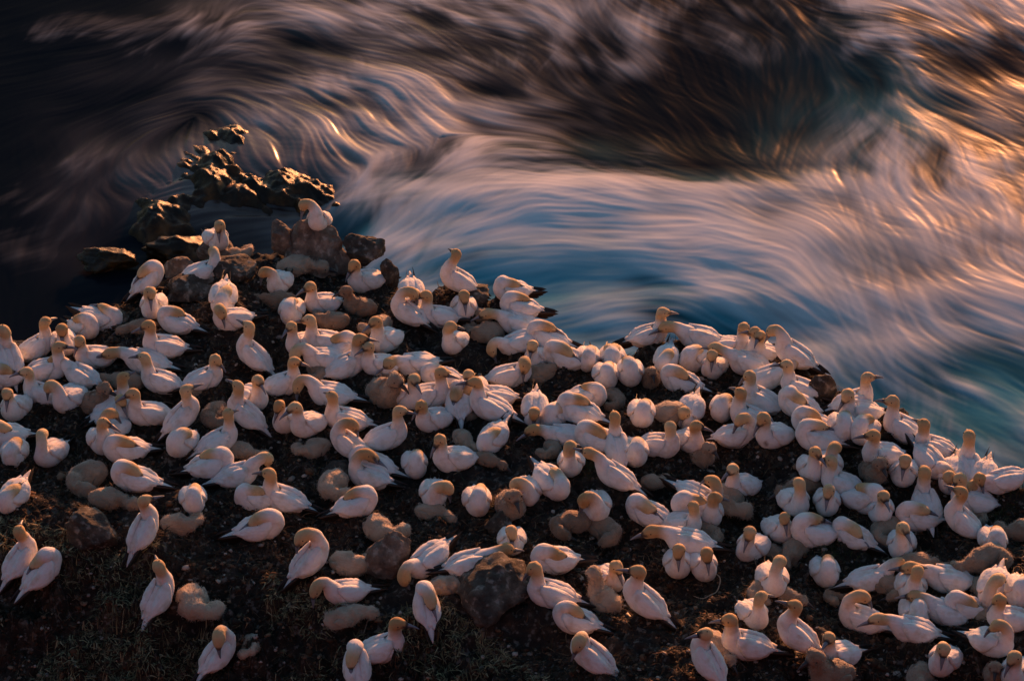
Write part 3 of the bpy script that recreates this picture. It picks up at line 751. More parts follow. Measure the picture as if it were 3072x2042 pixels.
RZ = SEA_Z + 0.27 + np.clip(bulk, -1.2, None) + 0.42 * (rid - 0.75) + 0.03 * fbm2(RX * 5, RY * 5, 511, 2)
me = new_mesh('reef', np.stack([RX, RY, RZ], -1).reshape(-1, 3), grid_faces(len(ry), len(rx)))
tag(link('reef', me, M_REEF), 'jagged black reef awash with amber water behind the colony tip', 'reef')
for (x, y, wp, hp, df, tp, sd, lab) in REEF:
    P = on_plane(np.array(x), np.array(y), SEA_Z + 0.4)
    sc = px_scale(P)
    w = wp / sc / 2 * 1.1; hh = hp / sc / math.cos(PITCH) / 2
    o = link('reef_rock', rock_mesh('reef_rock', (w, w * df, hh), sd, tp, rough=0.6), M_REEF)
    o.location = (P[0], P[1], SEA_Z + 0.38 - hh * 0.15)
    tag(o, lab, 'rock', 'reef rocks in the surf')

# ------------------------------------------------------------------ birds
def catmull(P, n_per):
    P = np.asarray(P, float)
    Q = np.vstack([2 * P[0] - P[1], P, 2 * P[-1] - P[-2]])
    out = []
    for i in range(1, len(Q) - 2):
        k = n_per[i - 1] if not np.isscalar(n_per) else n_per
        t = np.linspace(0, 1, k, endpoint=False)[:, None]
        a, b_, c, d = Q[i - 1], Q[i], Q[i + 1], Q[i + 2]
        out.append(0.5 * ((2 * b_) + (-a + c) * t + (2 * a - 5 * b_ + 4 * c - d) * t ** 2 + (-a + 3 * b_ - 3 * c + d) * t ** 3))
    out.append(P[-1:])
    return np.vstack(out)

def sweep(ctrl, n_per, seg):
    """ctrl rows: x y z half-width half-height (+ extras). returns rings, stations"""
    C = catmull(ctrl, n_per)
    p = C[:, :3]
    t = np.gradient(p, axis=0); t /= np.linalg.norm(t, axis=1, keepdims=True) + 1e-9
    side = np.array([0.0, 1.0, 0.0])
    th_ = np.linspace(0, 2 * np.pi, seg, endpoint=False)
    V = []; Sd = []; Up = []
    for i in range(len(p)):
        side = side - t[i] * (side @ t[i]); side /= np.linalg.norm(side) + 1e-9
        up = np.cross(t[i], side)
        V.append(p[i] + C[i, 3] * np.cos(th_)[:, None] * side + C[i, 4] * np.sin(th_)[:, None] * up)
        Sd.append(side.copy()); Up.append(up)
    return np.array(V), C, np.array(Sd), np.array(Up), t

SEG = 18
def tube_faces(nr, seg):
    f = [tuple(q) for q in grid_faces(nr, seg, True)]
    f.append(tuple(range(seg - 1, -1, -1))); f.append(tuple((nr - 1) * seg + k for k in range(seg)))
    return f

BODY = np.array([(-.27, 0, .17, .018, .014), (-.228, 0, .165, .07, .056), (-.145, 0, .156, .122, .108), (-.03, 0, .153, .143, .138), (.085, 0, .165, .139, .141), (.16, 0, .212, .11, .117)])

def neck(pose, s, yaw, pit, r):
    """control rows after the body: neck, head, face; and bill direction"""
    if pose == 'T':
        k = r.uniform(-.012, .012)
        rows = [(.165, 0, .278, .098, .095), (.13, .006 * s, .318, .086, .078), (.065, .022 * s, .322 + k, .073, .064), (-.01, .04 * s, .302 + k, .068, .058), (-.065, .052 * s, .28, .05, .044), (-.105, .058 * s, .262, .024, .022)]
        return rows, np.array((-.88, .12 * s, -.42))
    if pose == 'P':
        rows = [(.185, 0, .30, .08, .082), (.178, .005 * s, .39, .06, .06), (.13, .025 * s, .452, .06, .06), (.07, .055 * s, .452, .068, .064), (.02, .075 * s, .41, .052, .05), (-.005, .085 * s, .37, .026, .026)]
        return rows, np.array((-.42, .2 * s, -.9))
    if pose == 'F':
        rows = [(.225, 0, .25, .084, .086), (.29, 0, .275, .064, .064), (.35, .01 * s, .285, .06, .06), (.41, .025 * s, .28, .068, .066), (.46, .04 * s, .262, .052, .05), (.498, .05 * s, .245, .027, .026)]
        return rows, np.array((.9, .25 * s, -.35))
    if pose == 'D':
        rows = [(.215, 0, .295, .082, .084), (.275, .005 * s, .35, .062, .062), (.335, .015 * s, .35, .06, .06), (.375, .03 * s, .30, .067, .066), (.388, .04 * s, .24, .052, .05), (.39, .045 * s, .197, .027, .026)]
        return rows, np.array((.0, .12 * s, -1.0))
    if pose == 'Q':       # turned to one side, bill down at the flank
        rows = [(.185, .01 * s, .30, .084, .086), (.19, .035 * s, .37, .064, .064), (.19, .085 * s, .405, .061, .061), (.18, .14 * s, .385, .067, .066), (.17, .168 * s, .335, .052, .05), (.163, .178 * s, .295, .027, .026)]
        return rows, np.array((-.12, .2 * s, -1.0))
    # 'U' head up, 'B' head up and bill pointing down to the breast
    if pose == 'B': pit = -62 if pit is None else pit
    pit = math.radians(-16 if pit is None else pit)
    yw = math.radians(yaw)
    dh = np.array((math.cos(pit) * math.cos(yw), math.cos(pit) * math.sin(yw), math.sin(pit)))
    low = 0.03 if pose == 'B' else 0.0
    n1 = np.array((.185, 0, .305 - low * .4)); n2 = np.array((.192, 0, .375 - low)); n3 = np.array((.198, 0, .432 - low))
    hz = np.array((dh[0], dh[1], 0)) / (np.hypot(dh[0], dh[1]) + 1e-6)
    hc = n3 + np.array((0, 0, .045)) + hz * .024
    hf = hc + dh * .058; bb = hc + dh * .098 - np.array((0, 0, .004))
    rows = [(*n1, .08, .084), (*n2, .062, .063), (*n3, .059, .059), (*hc, .066, .064), (*hf, .05, .047), (*bb, .025, .024)]
    return rows, dh - np.array((0, 0, .12))

OCHRE = np.array((.46, .26, .09)); WHITE = np.array((.82, .79, .76)); PALE = np.array((.64, .49, .28))
def cone_mesh(name, base, d, length, r0, seg=8, hook=True):
    d = d / np.linalg.norm(d)
    a = np.cross(d, (0, 0, 1.0));
    if np.linalg.norm(a) < .1: a = np.cross(d, (0, 1.0, 0))
    a /= np.linalg.norm(a); u = np.cross(a, d)
    if u[2] < 0: u = -u
    th_ = np.linspace(0, 2 * np.pi, seg, endpoint=False)
    rings = []; cols = []
    prof = [(-.02, 1.0, 1.0), (.12, .95, 1.0), (.45, .62, .68), (.8, .34, .42), (.96, .2, .26), (1.02, .04, .06)]
    for (t, rw, rh) in prof:
        c = base + d * length * t - u * (0.012 * max(0, t - .7) * 3.3 if hook else 0)
        for q in th_:
            rings.append(c + a * math.cos(q) * r0 * rw + u * math.sin(q) * r0 * rh)
            gape = abs(math.sin(q)) < .3 and t < .8
            root = t < .05
            cols.append((.02, .02, .025) if root else ((.07, .075, .09) if gape else (.17, .19, .23)))
    me_ = new_mesh(name, np.array(rings), tube_faces(len(prof), seg))
    set_color(me_, 'col', np.array(cols))
    return me_

EYE_ME = new_mesh('eye', ICO1[0] * .0085, ICO1[1]); EYE_ME.materials.append(M_EYE)

def body_section(x):
    """centre height and half sizes of the trunk at station x"""
    o = BODY[:, 0]
    return np.interp(x, o, BODY[:, 2]), np.interp(x, o, BODY[:, 3]), np.interp(x, o, BODY[:, 4])

def wing_meshes(side, plump, r, droop):
    """one folded wing: a padded shell lying on the flank, with black primaries at its end"""
    nl, na = 15, 8
    u = np.linspace(0, 1, nl)
    xs_ = .135 - .41 * u
    outer = []; inner = []
    for i, x in enumerate(xs_):
        xc = max(x, -.235)
        zc, ry, rz = body_section(min(xc, .15))
        beyond = max(0, -.17 - x)
        top = math.radians(12 + 20 * (1 - min(1, u[i] * 3)) ** 2)          # angle from straight up
        wid = math.radians(96) * min(1, .35 + 2.4 * u[i]) * (1 - .5 * max(0, u[i] - .55) / .45)
        rise = 0.013 + 0.012 * math.sin(math.pi * min(1, u[i] * 1.1))
        for k in range(na):
            q = k / (na - 1)
            a_ = top + wid * q
            bulge = rise * (1 - (2 * q - 1) ** 4) + .006
            yy = math.sin(a_) * (max(ry, .05) * plump + bulge); zz = zc + math.cos(a_) * (max(rz, .045) + bulge)
            zz -= beyond * .28 + droop * u[i] * .05
            yy = yy * (1 - .5 * min(1, beyond / .14)) + droop * .03 * u[i]
            wave = (.006 * math.sin(q * 15 + u[i] * 5) + .004 * math.sin(u[i] * 38 + q * 6)) * u[i]
            outer.append((x - .03 * math.sin(math.pi * q) * u[i] + (.05 * (1 - q) - .02) * u[i] ** 2, side * (yy + wave), zz + wave))
            a2 = a_; b2 = -.006
            yy2 = math.sin(a2) * (max(ry, .05) * plump + b2) * (1 - .5 * min(1, beyond / .14)) + droop * .03 * u[i]
            inner.append((x - .02 * u[i], side * yy2, zc + math.cos(a2) * (max(rz, .045) + b2) - beyond * .28 - droop * u[i] * .05))
    n = nl * na
    V = np.array(outer + inner)
    gf = grid_faces(nl, na)
    F = [tuple(f) for f in gf] + [tuple(f[::-1] + n) for f in gf]
    per = [k for k in range(na)] + [i * na + na - 1 for i in range(1, nl)] + [(nl - 1) * na + k for k in range(na - 2, -1, -1)] + [i * na for i in range(nl - 2, 0, -1)]
    for i in range(len(per)):
        a_, b_ = per[i], per[(i + 1) % len(per)]
        F.append((b_, a_, a_ + n, b_ + n))
    if side < 0: F = [f[::-1] for f in F]
    wm = new_mesh('wing', V, F)
    tone = r.uniform(.97, 1.03)
    cw = np.repeat(WHITE[None] * tone, len(V), 0)
    # worn trailing rows: faint grey-buff feather edges
    uu = np.tile(np.repeat(u, na), 2); qq = np.tile(np.tile(np.linspace(0, 1, na), nl), 2)
    cw *= (1 - .10 * (uu * (qq > .6)))[:, None]
    set_color(wm, 'col', np.clip(cw, 0, 1))
    # primaries: three overlapping pointed blades
    V2 = []; F2 = []
    for j in range(3):
        L = .285 - .045 * j; z0 = .162 - .012 * j - droop * .04; y0 = .062 - .004 * j + droop * .03
        base = np.array((-.20 + .015 * j, side * y0, z0)); tip = base + np.array((-L, -side * (.035 - .01 * j), -.012 - .02 * j - droop * .03))
        o_ = len(V2)
        for t, w in ((0, .026), (.45, .034), (.8, .024), (1, .002)):
            c = base * (1 - t) + tip * t
            V2 += [c + (0, 0, w), c + (0, side * .006 * (1 - t), 0), c - (0, 0, w), c - (0, side * .004 * (1 - t), 0)]
        for q in range(3):
            for k in range(4):
                k1 = (k + 1) % 4
                F2.append((o_ + q * 4 + k, o_ + q * 4 + k1, o_ + q * 4 + 4 + k1, o_ + q * 4 + 4 + k))
        F2.append((o_ + 12, o_ + 13, o_ + 14, o_ + 15))
    return wm, new_mesh('wing_tip', np.array(V2), F2)

def tail_mesh(r):
    V = []; 
    st = [(-.21, .05, .03), (-.27, .042, .02), (-.34, .032, .011), (-.40, .016, .007), (-.44, .002, .002)]
    for (x, w, h_) in st:
        zc = .16 - (-.21 - x) * .25
        for k in range(10):
            q = 2 * math.pi * k / 10
            V.append((x, w * math.cos(q), zc + h_ * math.sin(q) * (1 + .4 * abs(math.cos(3 * q)))))
    me_ = new_mesh('tail', np.array(V), tube_faces(len(st), 10))
    set_color(me_, 'col', np.repeat((WHITE * .93)[None], len(V), 0))
    return me_

def leg_mesh(side):
    ctrl = np.array([(-.02, side * .055, .10, .016, .016), (-.005, side * .055, .045, .012, .012), (.0, side * .055, .012, .014, .012)])
    V, C, _, _, _ = sweep(ctrl, 3, 8)
    V = V.reshape(-1, 3); F = tube_faces(len(C), 8); n0 = len(V)
    W = [(-.03, side * .055, .008), (.075, side * .055 - .042, .004), (.085, side * .055 - .012, .005), (.085, side * .055 + .016, .005), (.07, side * .055 + .042, .004), (0, side * .055, .022)]
    V = np.vstack([V, np.array(W)])
    for k in range(5):
        F.append((n0 + 5, n0 + k, n0 + (k + 1) % 5))
    F.append((n0 + 4, n0 + 3, n0 + 2, n0 + 1, n0))
    return new_mesh('leg', V, F)

def make_gannet(P, heading, pose, s=1, yaw=0, pit=None, stand=False, tip=0.0, scale=1.0, seed=0, stain=0):
    r = np.random.default_rng(seed)
    if pose in 'UB': yaw = yaw + r.normal(0, 14)
    rows, bd = neck(pose, s, yaw, pit, r)
    plump = r.uniform(.96, 1.07) * (0.9 if stand else 1.0)
    rows = np.array(rows); rows[1:, :3] += np.cumsum(r.normal(0, .006, (5, 3)), 0); rows[1:, 3:] *= r.uniform(1.03, 1.16)
    ctrl = np.vstack([BODY, rows])
    ctrl[:6, 3] *= plump
    if stand: ctrl[1:5, 4] *= .93
    if pose == 'T':
        ctrl[5, :3] += (-.005, 0, .012)
    n_per = [3, 4, 4, 4, 4, 4, 4, 4, 4, 4, 3]
    V, C, Sd, Up, T = sweep(ctrl, n_per, SEG)
    # round the belly flatter where the bird sits, slight unevenness of feathers
    nr = len(C)
    st = np.interp(np.arange(nr), np.cumsum([0] + n_per), np.arange(len(ctrl)))   # control index per ring
    flat = V.reshape(-1, 3)
    ns = noise3(flat * 11 + seed * 1.7, 3) * .006 + noise3(flat * 26 + seed, 4) * .003
    cen = np.repeat(C[:, :3], SEG, 0); dv = flat - cen; ln = np.linalg.norm(dv, axis=1, keepdims=True) + 1e-6
    taperN = np.repeat(np.clip((len(ctrl) - 2 - st) / 3, 0.15, 1), SEG)[:, None]
    flat = flat + dv / ln * ns[:, None] * taperN
    if not stand:
        flat[:, 2] = np.where(flat[:, 2] < .05, .05 - (.05 - flat[:, 2]) * .6, flat[:, 2])
    # plumage colours: ochre head fading into the white neck
    w = sstep(7.0, 8.8, st) if pose == 'T' else sstep(6.1, 8.3, st); hue = r.uniform(0, 1)
    kk = r.uniform(.05, .7); tone = (OCHRE * kk + PALE * (1 - kk)) * (.85 + .25 * hue)
    colr = WHITE[None] * (1 - w[:, None]) + tone[None] * w[:, None]
    colr = np.repeat(colr, SEG, 0)
    # paler cheeks, black skin round the bill base
    thv = np.tile(np.linspace(0, 2 * np.pi, SEG, endpoint=False), nr); stv = np.repeat(st, SEG)
    chin = sstep(9.0, 10.2, stv) * (np.sin(thv) < -.2)
    colr = colr * (1 - .35 * chin[:, None]) + PALE[None] * .35 * chin[:, None]
    dark = np.maximum(sstep(10.35, 10.85, stv), sstep(9.6, 10.2, stv) * (np.abs(np.sin(thv) - .1) < .28) * .85)
    colr = colr * (1 - dark[:, None]) + np.array((.03, .03, .035)) * dark[:, None]
    if stain:                                        # caked mud on the breast
        for q in range(stain):
            c0 = np.array((.19, r.uniform(-.07, .07) if stain > 1 else .0, r.uniform(.08, .17) if stain > 1 else .12))
            near = flat[np.argmin(((flat - c0) ** 2).sum(1))]
            dd = np.linalg.norm((flat - near) * (1, 1, .6 if stain == 1 else 1), axis=1)
            ws = (1 - sstep(.008, .036 if stain == 1 else .022, dd))[:, None] * .8
            colr = colr * (1 - ws) + np.array((.16, .075, .045)) * ws
    me_ = new_mesh('gannet', flat, tube_faces(nr, SEG))
    set_color(me_, 'col', colr)
    o = link('gannet', me_, M_FEATHER)
    # parts
    b_pos = ctrl[-1, :3]
    link('bill', cone_mesh('bill', b_pos, bd, .135, .026), M_BILL, o)
    i = int(np.argmin(np.abs(st - 9.35)))
    for q in (1, -1):
        e = link('eye', EYE_ME, None, o)
        e.location = C[i, :3] + q * Sd[i] * C[i, 3] * .95 + Up[i] * C[i, 4] * .28
    droop = r.uniform(0, .5)
    for q in (1, -1):
        wm, wt = wing_meshes(q, plump, r, droop)
        wo = link('wing', wm, M_WING, o)
        link('wing_tip', wt, M_BLACK, wo)
    link('tail', tail_mesh(r), M_FEATHER, o)
    pit_b = math.radians(tip)
    lift = 0.0
    if stand:
        pit_b += math.radians(18); lift = .085
        for q in (1, -1):
            lo = link('leg', leg_mesh(q), M_BLACK, o)
            lo.location = (0, 0, -.085 / scale)
    R = Matrix.Rotation(math.radians(heading), 4, 'Z') @ Matrix.Rotation(-pit_b, 4, 'Y') @ Matrix.Rotation(r.uniform(-.06, .06), 4, 'X')
    o.matrix_world = Matrix.Translation((P[0], P[1], P[2] + lift + abs(math.sin(pit_b)) * .03)) @ R @ Matrix.Scale(scale, 4)
    return o

def make_chick(P, heading, kind, size, tone, seed):
    r = np.random.default_rng(seed + 900)
    if kind == 'up':
        ctrl = np.array([(-.2, 0, .1, .03, .03), (-.15, 0, .11, .09, .08), (-.04, 0, .12, .125, .12), (.06, 0, .15, .12, .125), (.11, 0, .215, .085, .09), (.125, 0, .285, .06, .06), (.15, 0, .345, .075, .072), (.195, .01, .335, .055, .052), (.235, .015, .32, .028, .027)])
        bd = np.array((.9, .1, -.4))
    elif kind == 'curl':
        s = 1 if r.random() < .5 else -1
        ctrl = np.array([(-.21, 0, .09, .03, .03), (-.16, 0, .1, .095, .08), (-.04, 0, .115, .135, .115), (.08, .01 * s, .12, .12, .11), (.165, .05 * s, .15, .075, .078), (.195, .12 * s, .15, .06, .06), (.145, .19 * s, .125, .074, .072), (.08, .2 * s, .07, .05, .048), (.05, .205 * s, .055, .026, .025)])
        bd = np.array((-.8, .15 * s, -.4))
    else:                                            # lying, neck stretched out on the ground
        s = r.uniform(-1, 1)
        ctrl = np.array([(-.23, 0, .085, .03, .03), (-.18, 0, .095, .09, .075), (-.06, 0, .11, .13, .11), (.06, 0, .115, .115, .1), (.14, .02 * s, .12, .075, .075), (.21, .05 * s, .11, .056, .056), (.275, .08 * s, .1, .074, .07), (.32, .1 * s, .075, .05, .048), (.355, .11 * s, .065, .027, .026)])
        bd = np.array((.85, .3 * s, -.35))
    V, C, Sd, Up, T = sweep(ctrl, 5, 18)
    nr = len(C)
    flat = V.reshape(-1, 3)
    cen = np.repeat(C[:, :3], 18, 0); dv = flat - cen; nrm_ = dv / (np.linalg.norm(dv, axis=1, keepdims=True) + 1e-6)
    fade = np.repeat(np.clip((nr - 1 - np.arange(nr)) / 9, 0.1, 1), 18)
    flat = flat + nrm_ * ((noise3(flat * 14 + seed * 3.1, 8) * .02 + noise3(flat * 33 + seed, 9) * .009) * fade)[:, None]
    base = np.array((.5, .4, .29)) * tone + np.array((.23, .155, .1)) * (1 - tone)
    nz = noise3(flat * 8 + seed, 12)
    colr = base[None] * (1 + .14 * nz)[:, None]
    fr = np.repeat(np.arange(nr), 18)
    dark = sstep(nr - 4, nr - 1, fr)
    colr = colr * (1 - dark[:, None]) + np.array((.05, .045, .045)) * dark[:, None]
    me_ = new_mesh('gannet_chick', flat, tube_faces(nr, 18))
    set_color(me_, 'col', colr)
    o = link('gannet_chick', me_, M_DOWN)
    bm_ = cone_mesh('bill', ctrl[-1, :3], bd, .1, .024)
    link('bill', bm_, M_BILL, o)
    bm_.color_attributes['col'].data.foreach_set('color', np.tile(np.array((.035, .033, .035, 1), np.float32), len(bm_.vertices)))
    ie = int(nr * .84)
    for q in (1, -1):
        e = link('eye', EYE_ME, None, o)
        e.location = C[ie, :3] + q * Sd[ie] * C[ie, 3] * 1.02 + Up[ie] * C[ie, 4] * .3
        ev = ICO2[0] * np.array((.1, .022, .05)); ev = ev * (1 + .12 * noise3(ev * 30 + seed, 5))[:, None]
        wv = new_mesh('wing', ev, ICO2[1]); set_color(wv, 'col', np.repeat(base[None] * .82, len(ev), 0))
        wq = link('wing', wv, M_DOWN, o)
        wq.location = (-.05, q * .118, .12); wq.rotation_euler = (q * .25, .25, q * .12)

    # fluff: short tufts of down standing off the skin
    nt_ = 1500
    idx = r.integers(18, len(flat) - 18 * 5, nt_)
    p = flat[idx] + r.normal(size=(nt_, 3)) * .006
    nn = nrm_[idx] + r.normal(size=(nt_, 3)) * .55; nn /= np.linalg.norm(nn, axis=1, keepdims=True)
    L = r.uniform(.008, .022, nt_)[:, None]
    sd_ = np.cross(nn, r.normal(size=(nt_, 3))); sd_ /= np.linalg.norm(sd_, axis=1, keepdims=True) + 1e-6
    Wd = .0035
    FV = np.stack([p - sd_ * Wd, p + sd_ * Wd, p + nn * L - (0, 0, .004)], 1).reshape(-1, 3)
    fm = new_mesh('down', FV, np.arange(nt_ * 3).reshape(-1, 3))
    cc = np.repeat(base[None] * r.uniform(.85, 1.2, (nt_, 1)), 3, 0)
    set_color(fm, 'col', np.clip(cc, 0, 1))
    fo = link('down', fm, M_DOWN, o)
    fo['kind'] = 'stuff'
    o.matrix_world = Matrix.Translation((P[0], P[1], P[2] - .015)) @ Matrix.Rotation(math.radians(heading), 4, 'Z') @ Matrix.Scale(size, 4)
    return o

made = []
for i, (t, x, y, hd, pose, s, yaw, flg, hint) in enumerate(BIRDS):
    P = BP[i].copy()
    if 'R' in flg:                                   # on the summit of the tall pointed rock
        Rk = hit([945], [815], .02)[0]
        d = ray(np.array(bpx[i, 0]), np.array(bpx[i, 1] + 42)); tt = (Rk[1] + .2 - CAM[1]) / d[1]
        P = CAM + d * tt
    if 'E' in flg:                                   # perched on the boulder at the end of the ridge
        d = ray(np.array(bpx[i, 0]), np.array(bpx[i, 1] + 46)); ye_ = float(np.interp(P[0], EX, EY)) - .05
        P = CAM + d * ((ye_ - CAM[1]) / d[1])
    tip = -20 if 'k' in flg else (8 if pose in 'UB' else 3)
    o = make_gannet(P, hd, pose, s, yaw, None, 's' in flg, tip, 0.885 + .04 * math.sin(i * 2.7), i, 5 if 'specks' in hint else (1 if 'stain' in hint else 0))
    made.append((o, bpx[i], hd, pose, 's' in flg, hint))
chicks = []
for i, (t, x, y, hd, kind, size, tone) in enumerate(CHICKS):
    o = make_chick(CP[i], hd, kind, size * .84, tone, i)
    chicks.append((o, cpx[i], kind, tone, size))

# ------------------------------------------------------------------ labels that tell the birds apart
FACE = ['facing right', 'facing away right', 'facing seaward', 'facing away left', 'facing left', 'facing front left', 'facing the viewer', 'facing front right']
LOOK = {'T': 'sleeping white gannet', 'P': 'gannet preening its shoulder', 'F': 'gannet stretching low', 'D': 'gannet bowing its head', 'Q': 'gannet preening its flank', 'U': 'alert white gannet', 'B': 'gannet looking down'}
ROWN = [(900, 'by the rocky tip'), (1060, 'top rows'), (1200, 'upper rows'), (1340, 'middle rows'), (1500, 'lower middle rows'), (1680, 'lower rows'), (1860, 'near the bottom'), (9999, 'bottom edge')]
COLN = [(420, 'far left'), (840, 'left'), (1260, 'left of centre'), (1680, 'centre'), (2100, 'right of centre'), (2520, 'right'), (9999, 'far right')]
ORD = ['first', 'second', 'third', 'fourth', 'fifth', 'sixth', 'seventh']
def place(p):
    return next(n_ for l_, n_ in ROWN if p[1] < l_), next(n_ for l_, n_ in COLN if p[0] < l_)
used = {}
pending = []
for o, p, hd, pose, stand, hint in made:
    look = LOOK[pose]
    if hint:
        rw, cl = place(p); l0 = 'white gannet ' + hint; l1 = f'{l0}, {rw}, {cl}'
        pending.append((o, p, l1 if len(l1.split()) <= 16 else l0)); continue
    fc = FACE[int(((hd + 22.5) % 360) // 45)]
    rw, cl = place(p)
    pending.append((o, p, f'{look}, {fc}, {rw}, {cl}'))
def tonew(t): return 'white' if t > .85 else ('cream' if t > .65 else ('buff' if t > .38 else 'grey-brown'))
KIND = {'up': 'downy chick sitting upright', 'curl': 'downy chick curled up', 'lie': 'downy chick lying flat'}
for o, p, kind, tone, size in chicks:
    rw, cl = place(p)
    pending.append((o, p, f'{"large " if size > 1.2 else ("small " if size < .87 else "")}{tonew(tone)} {KIND[kind]}, {rw}, {cl}'))
groups = {}
for o, p, l in pending:
    groups.setdefault(l, []).append((p[0], o))
for l, lst in groups.items():
    lst.sort(key=lambda q: q[0])
    for k, (_, o) in enumerate(lst):
        lab = l
        if len(lst) == 2: lab = l + (', leftmost', ', rightmost')[k]
        elif len(lst) > 2: lab = l + f', {ORD[k]} from left'
        chick = o.name.startswith('gannet_chick')
        tag(o, lab, 'chick' if chick else 'gannet', 'downy chicks in the colony' if chick else 'adult gannets in the colony')

# ------------------------------------------------------------------ litter on the ground
def scatter(n, r, dense=0.35):
    px = r.uniform(-200, 3270, n * 2); py = r.uniform(740, 2250, n * 2)
    P = on_plane(px, py, 0.0)
    ye = np.interp(P[:, 0], EX, EY)
    keep = (P[:, 1] < ye + .1) & (fbm2(P[:, 0] * 1.1, P[:, 1] * 1.1, 91, 3) > -dense)
    P = P[keep][:n]
    P[:, 2] = ground(P[:, 0], P[:, 1])
    return P

r = np.random.default_rng(101)
P = scatter(30000, r, .5); n = len(P)
cv, cf = ICO1
base_c = np.array([(.02, .013, .009), (.04, .023, .014), (.075, .04, .022), (.14, .08, .045), (.22, .15, .095), (.36, .31, .26)])
ci = r.choice(6, n, p=[.26, .27, .22, .13, .06, .06])
sz = r.uniform(.007, .026, n) * np.where(r.random(n) < .06, 1.9, 1.0)
jit = 1 + .35 * r.uniform(-1, 1, (n, len(cv)))
ang_ = r.uniform(0, 6.28, n); sq = r.uniform(.35, .8, n); el = r.uniform(.7, 1.6, n)
v = cv[None] * jit[..., None] * sz[:, None, None]
vx = v[..., 0] * el[:, None]; vy = v[..., 1]
V = np.stack([vx * np.cos(ang_)[:, None] - vy * np.sin(ang_)[:, None], vx * np.sin(ang_)[:, None] + vy * np.cos(ang_)[:, None], v[..., 2] * sq[:, None]], -1) + P[:, None, :]
F = (cf[None] + (np.arange(n) * len(cv))[:, None, None]).reshape(-1, 3)
me = new_mesh('soil_clods', V.reshape(-1, 3), F, smooth=False)
set_color(me, 'col', np.repeat(base_c[ci] * r.uniform(.7, 1.3, (n, 1)), len(cv), 0))
o = link('soil_clods', me, M_LITTER)
tag(o, 'dark crumbs of soil and grit strewn over the colony ground', 'soil clods', kind='stuff')

def blades(name, P, r, Lr, wd, lift, cols, curl):
    n = len(P)
    a_ = r.uniform(0, 6.28, n); L = r.uniform(*Lr, n)
    k = r.normal(0, curl, n)
    segs = 4
    pts = []
    cx = P[:, 0].copy(); cy = P[:, 1].copy(); zz = P[:, 2] + .006
    el_ = r.uniform(*lift, n)
    for sgm in range(segs):
        gz = np.maximum(zz, ground(cx, cy) + .005)
        pts.append(np.stack([cx, cy, gz, a_], -1))
        cx = cx + np.cos(a_) * L / segs * np.cos(el_); cy = cy + np.sin(a_) * L / segs * np.cos(el_); zz = zz + np.sin(el_) * L / segs
        a_ = a_ + k; el_ = el_ - .25
    V = np.zeros((n, segs * 2, 3)); 
    for sgm in range(segs):
        w = wd * (1 - .8 * sgm / (segs - 1))
        q = pts[sgm]
        V[:, sgm * 2] = q[:, :3] + np.stack([-np.sin(q[:, 3]), np.cos(q[:, 3]), 0 * q[:, 3] + .3], -1) * w
        V[:, sgm * 2 + 1] = q[:, :3] - np.stack([-np.sin(q[:, 3]), np.cos(q[:, 3]), 0 * q[:, 3] + .3], -1) * w
    f = np.array([(2 * q, 2 * q + 1, 2 * q + 3, 2 * q + 2) for q in range(segs - 1)])
    F = (f[None] + (np.arange(n) * segs * 2)[:, None, None]).reshape(-1, 4)
    me = new_mesh(name, V.reshape(-1, 3), F)
    c = cols[r.integers(0, len(cols), n)] * r.uniform(.6, 1.3, (n, 1))
    set_color(me, 'col', np.repeat(c, segs * 2, 0))
    return link(name, me, M_LITTER)

P = scatter(36000, r, .45)
straw = np.array([(.035, .022, .013), (.07, .036, .02), (.13, .065, .033), (.03, .02, .013), (.02, .014, .01), (.19, .13, .075), (.05, .045, .02)])
ring = []
for i in range(len(BP)):
    a_ = r.uniform(0, 6.28, 60); d_ = r.uniform(.15, .34, 60)
    ring.append(np.stack([BP[i, 0] + np.cos(a_) * d_, BP[i, 1] + np.sin(a_) * d_, 0 * a_], -1))
ring = np.vstack(ring); ring = ring[ring[:, 1] < np.interp(ring[:, 0], EX, EY)]; ring[:, 2] = ground(ring[:, 0], ring[:, 1])
P = np.vstack([P, ring])
o = blades('nest_straw', P, r, (.05, .18), 0.0042, (-.05, .5), straw, .3)
tag(o, 'dried seaweed and straw matted over the colony ground', 'nest straw', kind='stuff')

green_px = [(2985, 1500, 120, 60), (2500, 1650, 110, 60), (2960, 1560, 90, 50), (1770, 1420, 60, 40), (2440, 1600, 60, 40), (1830, 1440, 40, 30)]
GP = []
for (x, y, sx_, sy_) in green_px:
    q = on_plane(r.normal(x, sx_ * .5, 380), r.normal(y, sy_ * .5, 380), 0.0)
    GP.append(q)
GP = np.vstack(GP); GP = GP[GP[:, 1] < np.interp(GP[:, 0], EX, EY)]
GP[:, 2] = ground(GP[:, 0], GP[:, 1])
o = blades('grass', GP, r, (.05, .13), .003, (.5, 1.3), np.array([(.035, .05, .014), (.05, .06, .018), (.07, .065, .025), (.02, .03, .01)]), .25)
tag(o, 'sparse green grass tufts between the nests on the right', 'grass', kind='stuff')

px = r.uniform(-100, 1750, 40000); py = r.uniform(1560, 2150, 40000)
DP = on_plane(px, py, 0.0)
kk_ = np.interp(DP[:, 0], SX, SY) - DP[:, 1]
DP = DP[(kk_ > 0.1) & (fbm2(DP[:, 0] * 1.6, DP[:, 1] * 1.6, 95, 3) > -0.1)][:12000]
DP[:, 2] = ground(DP[:, 0], DP[:, 1])
o = blades('dry_grass', DP, r, (.05, .15), .0065, (-.05, .4), np.array([(.26, .22, .11), (.34, .28, .16), (.15, .125, .065), (.09, .075, .042)]), .3)
tag(o, 'dry olive grass clinging to the shaded slope at the lower left', 'dry grass', kind='stuff')

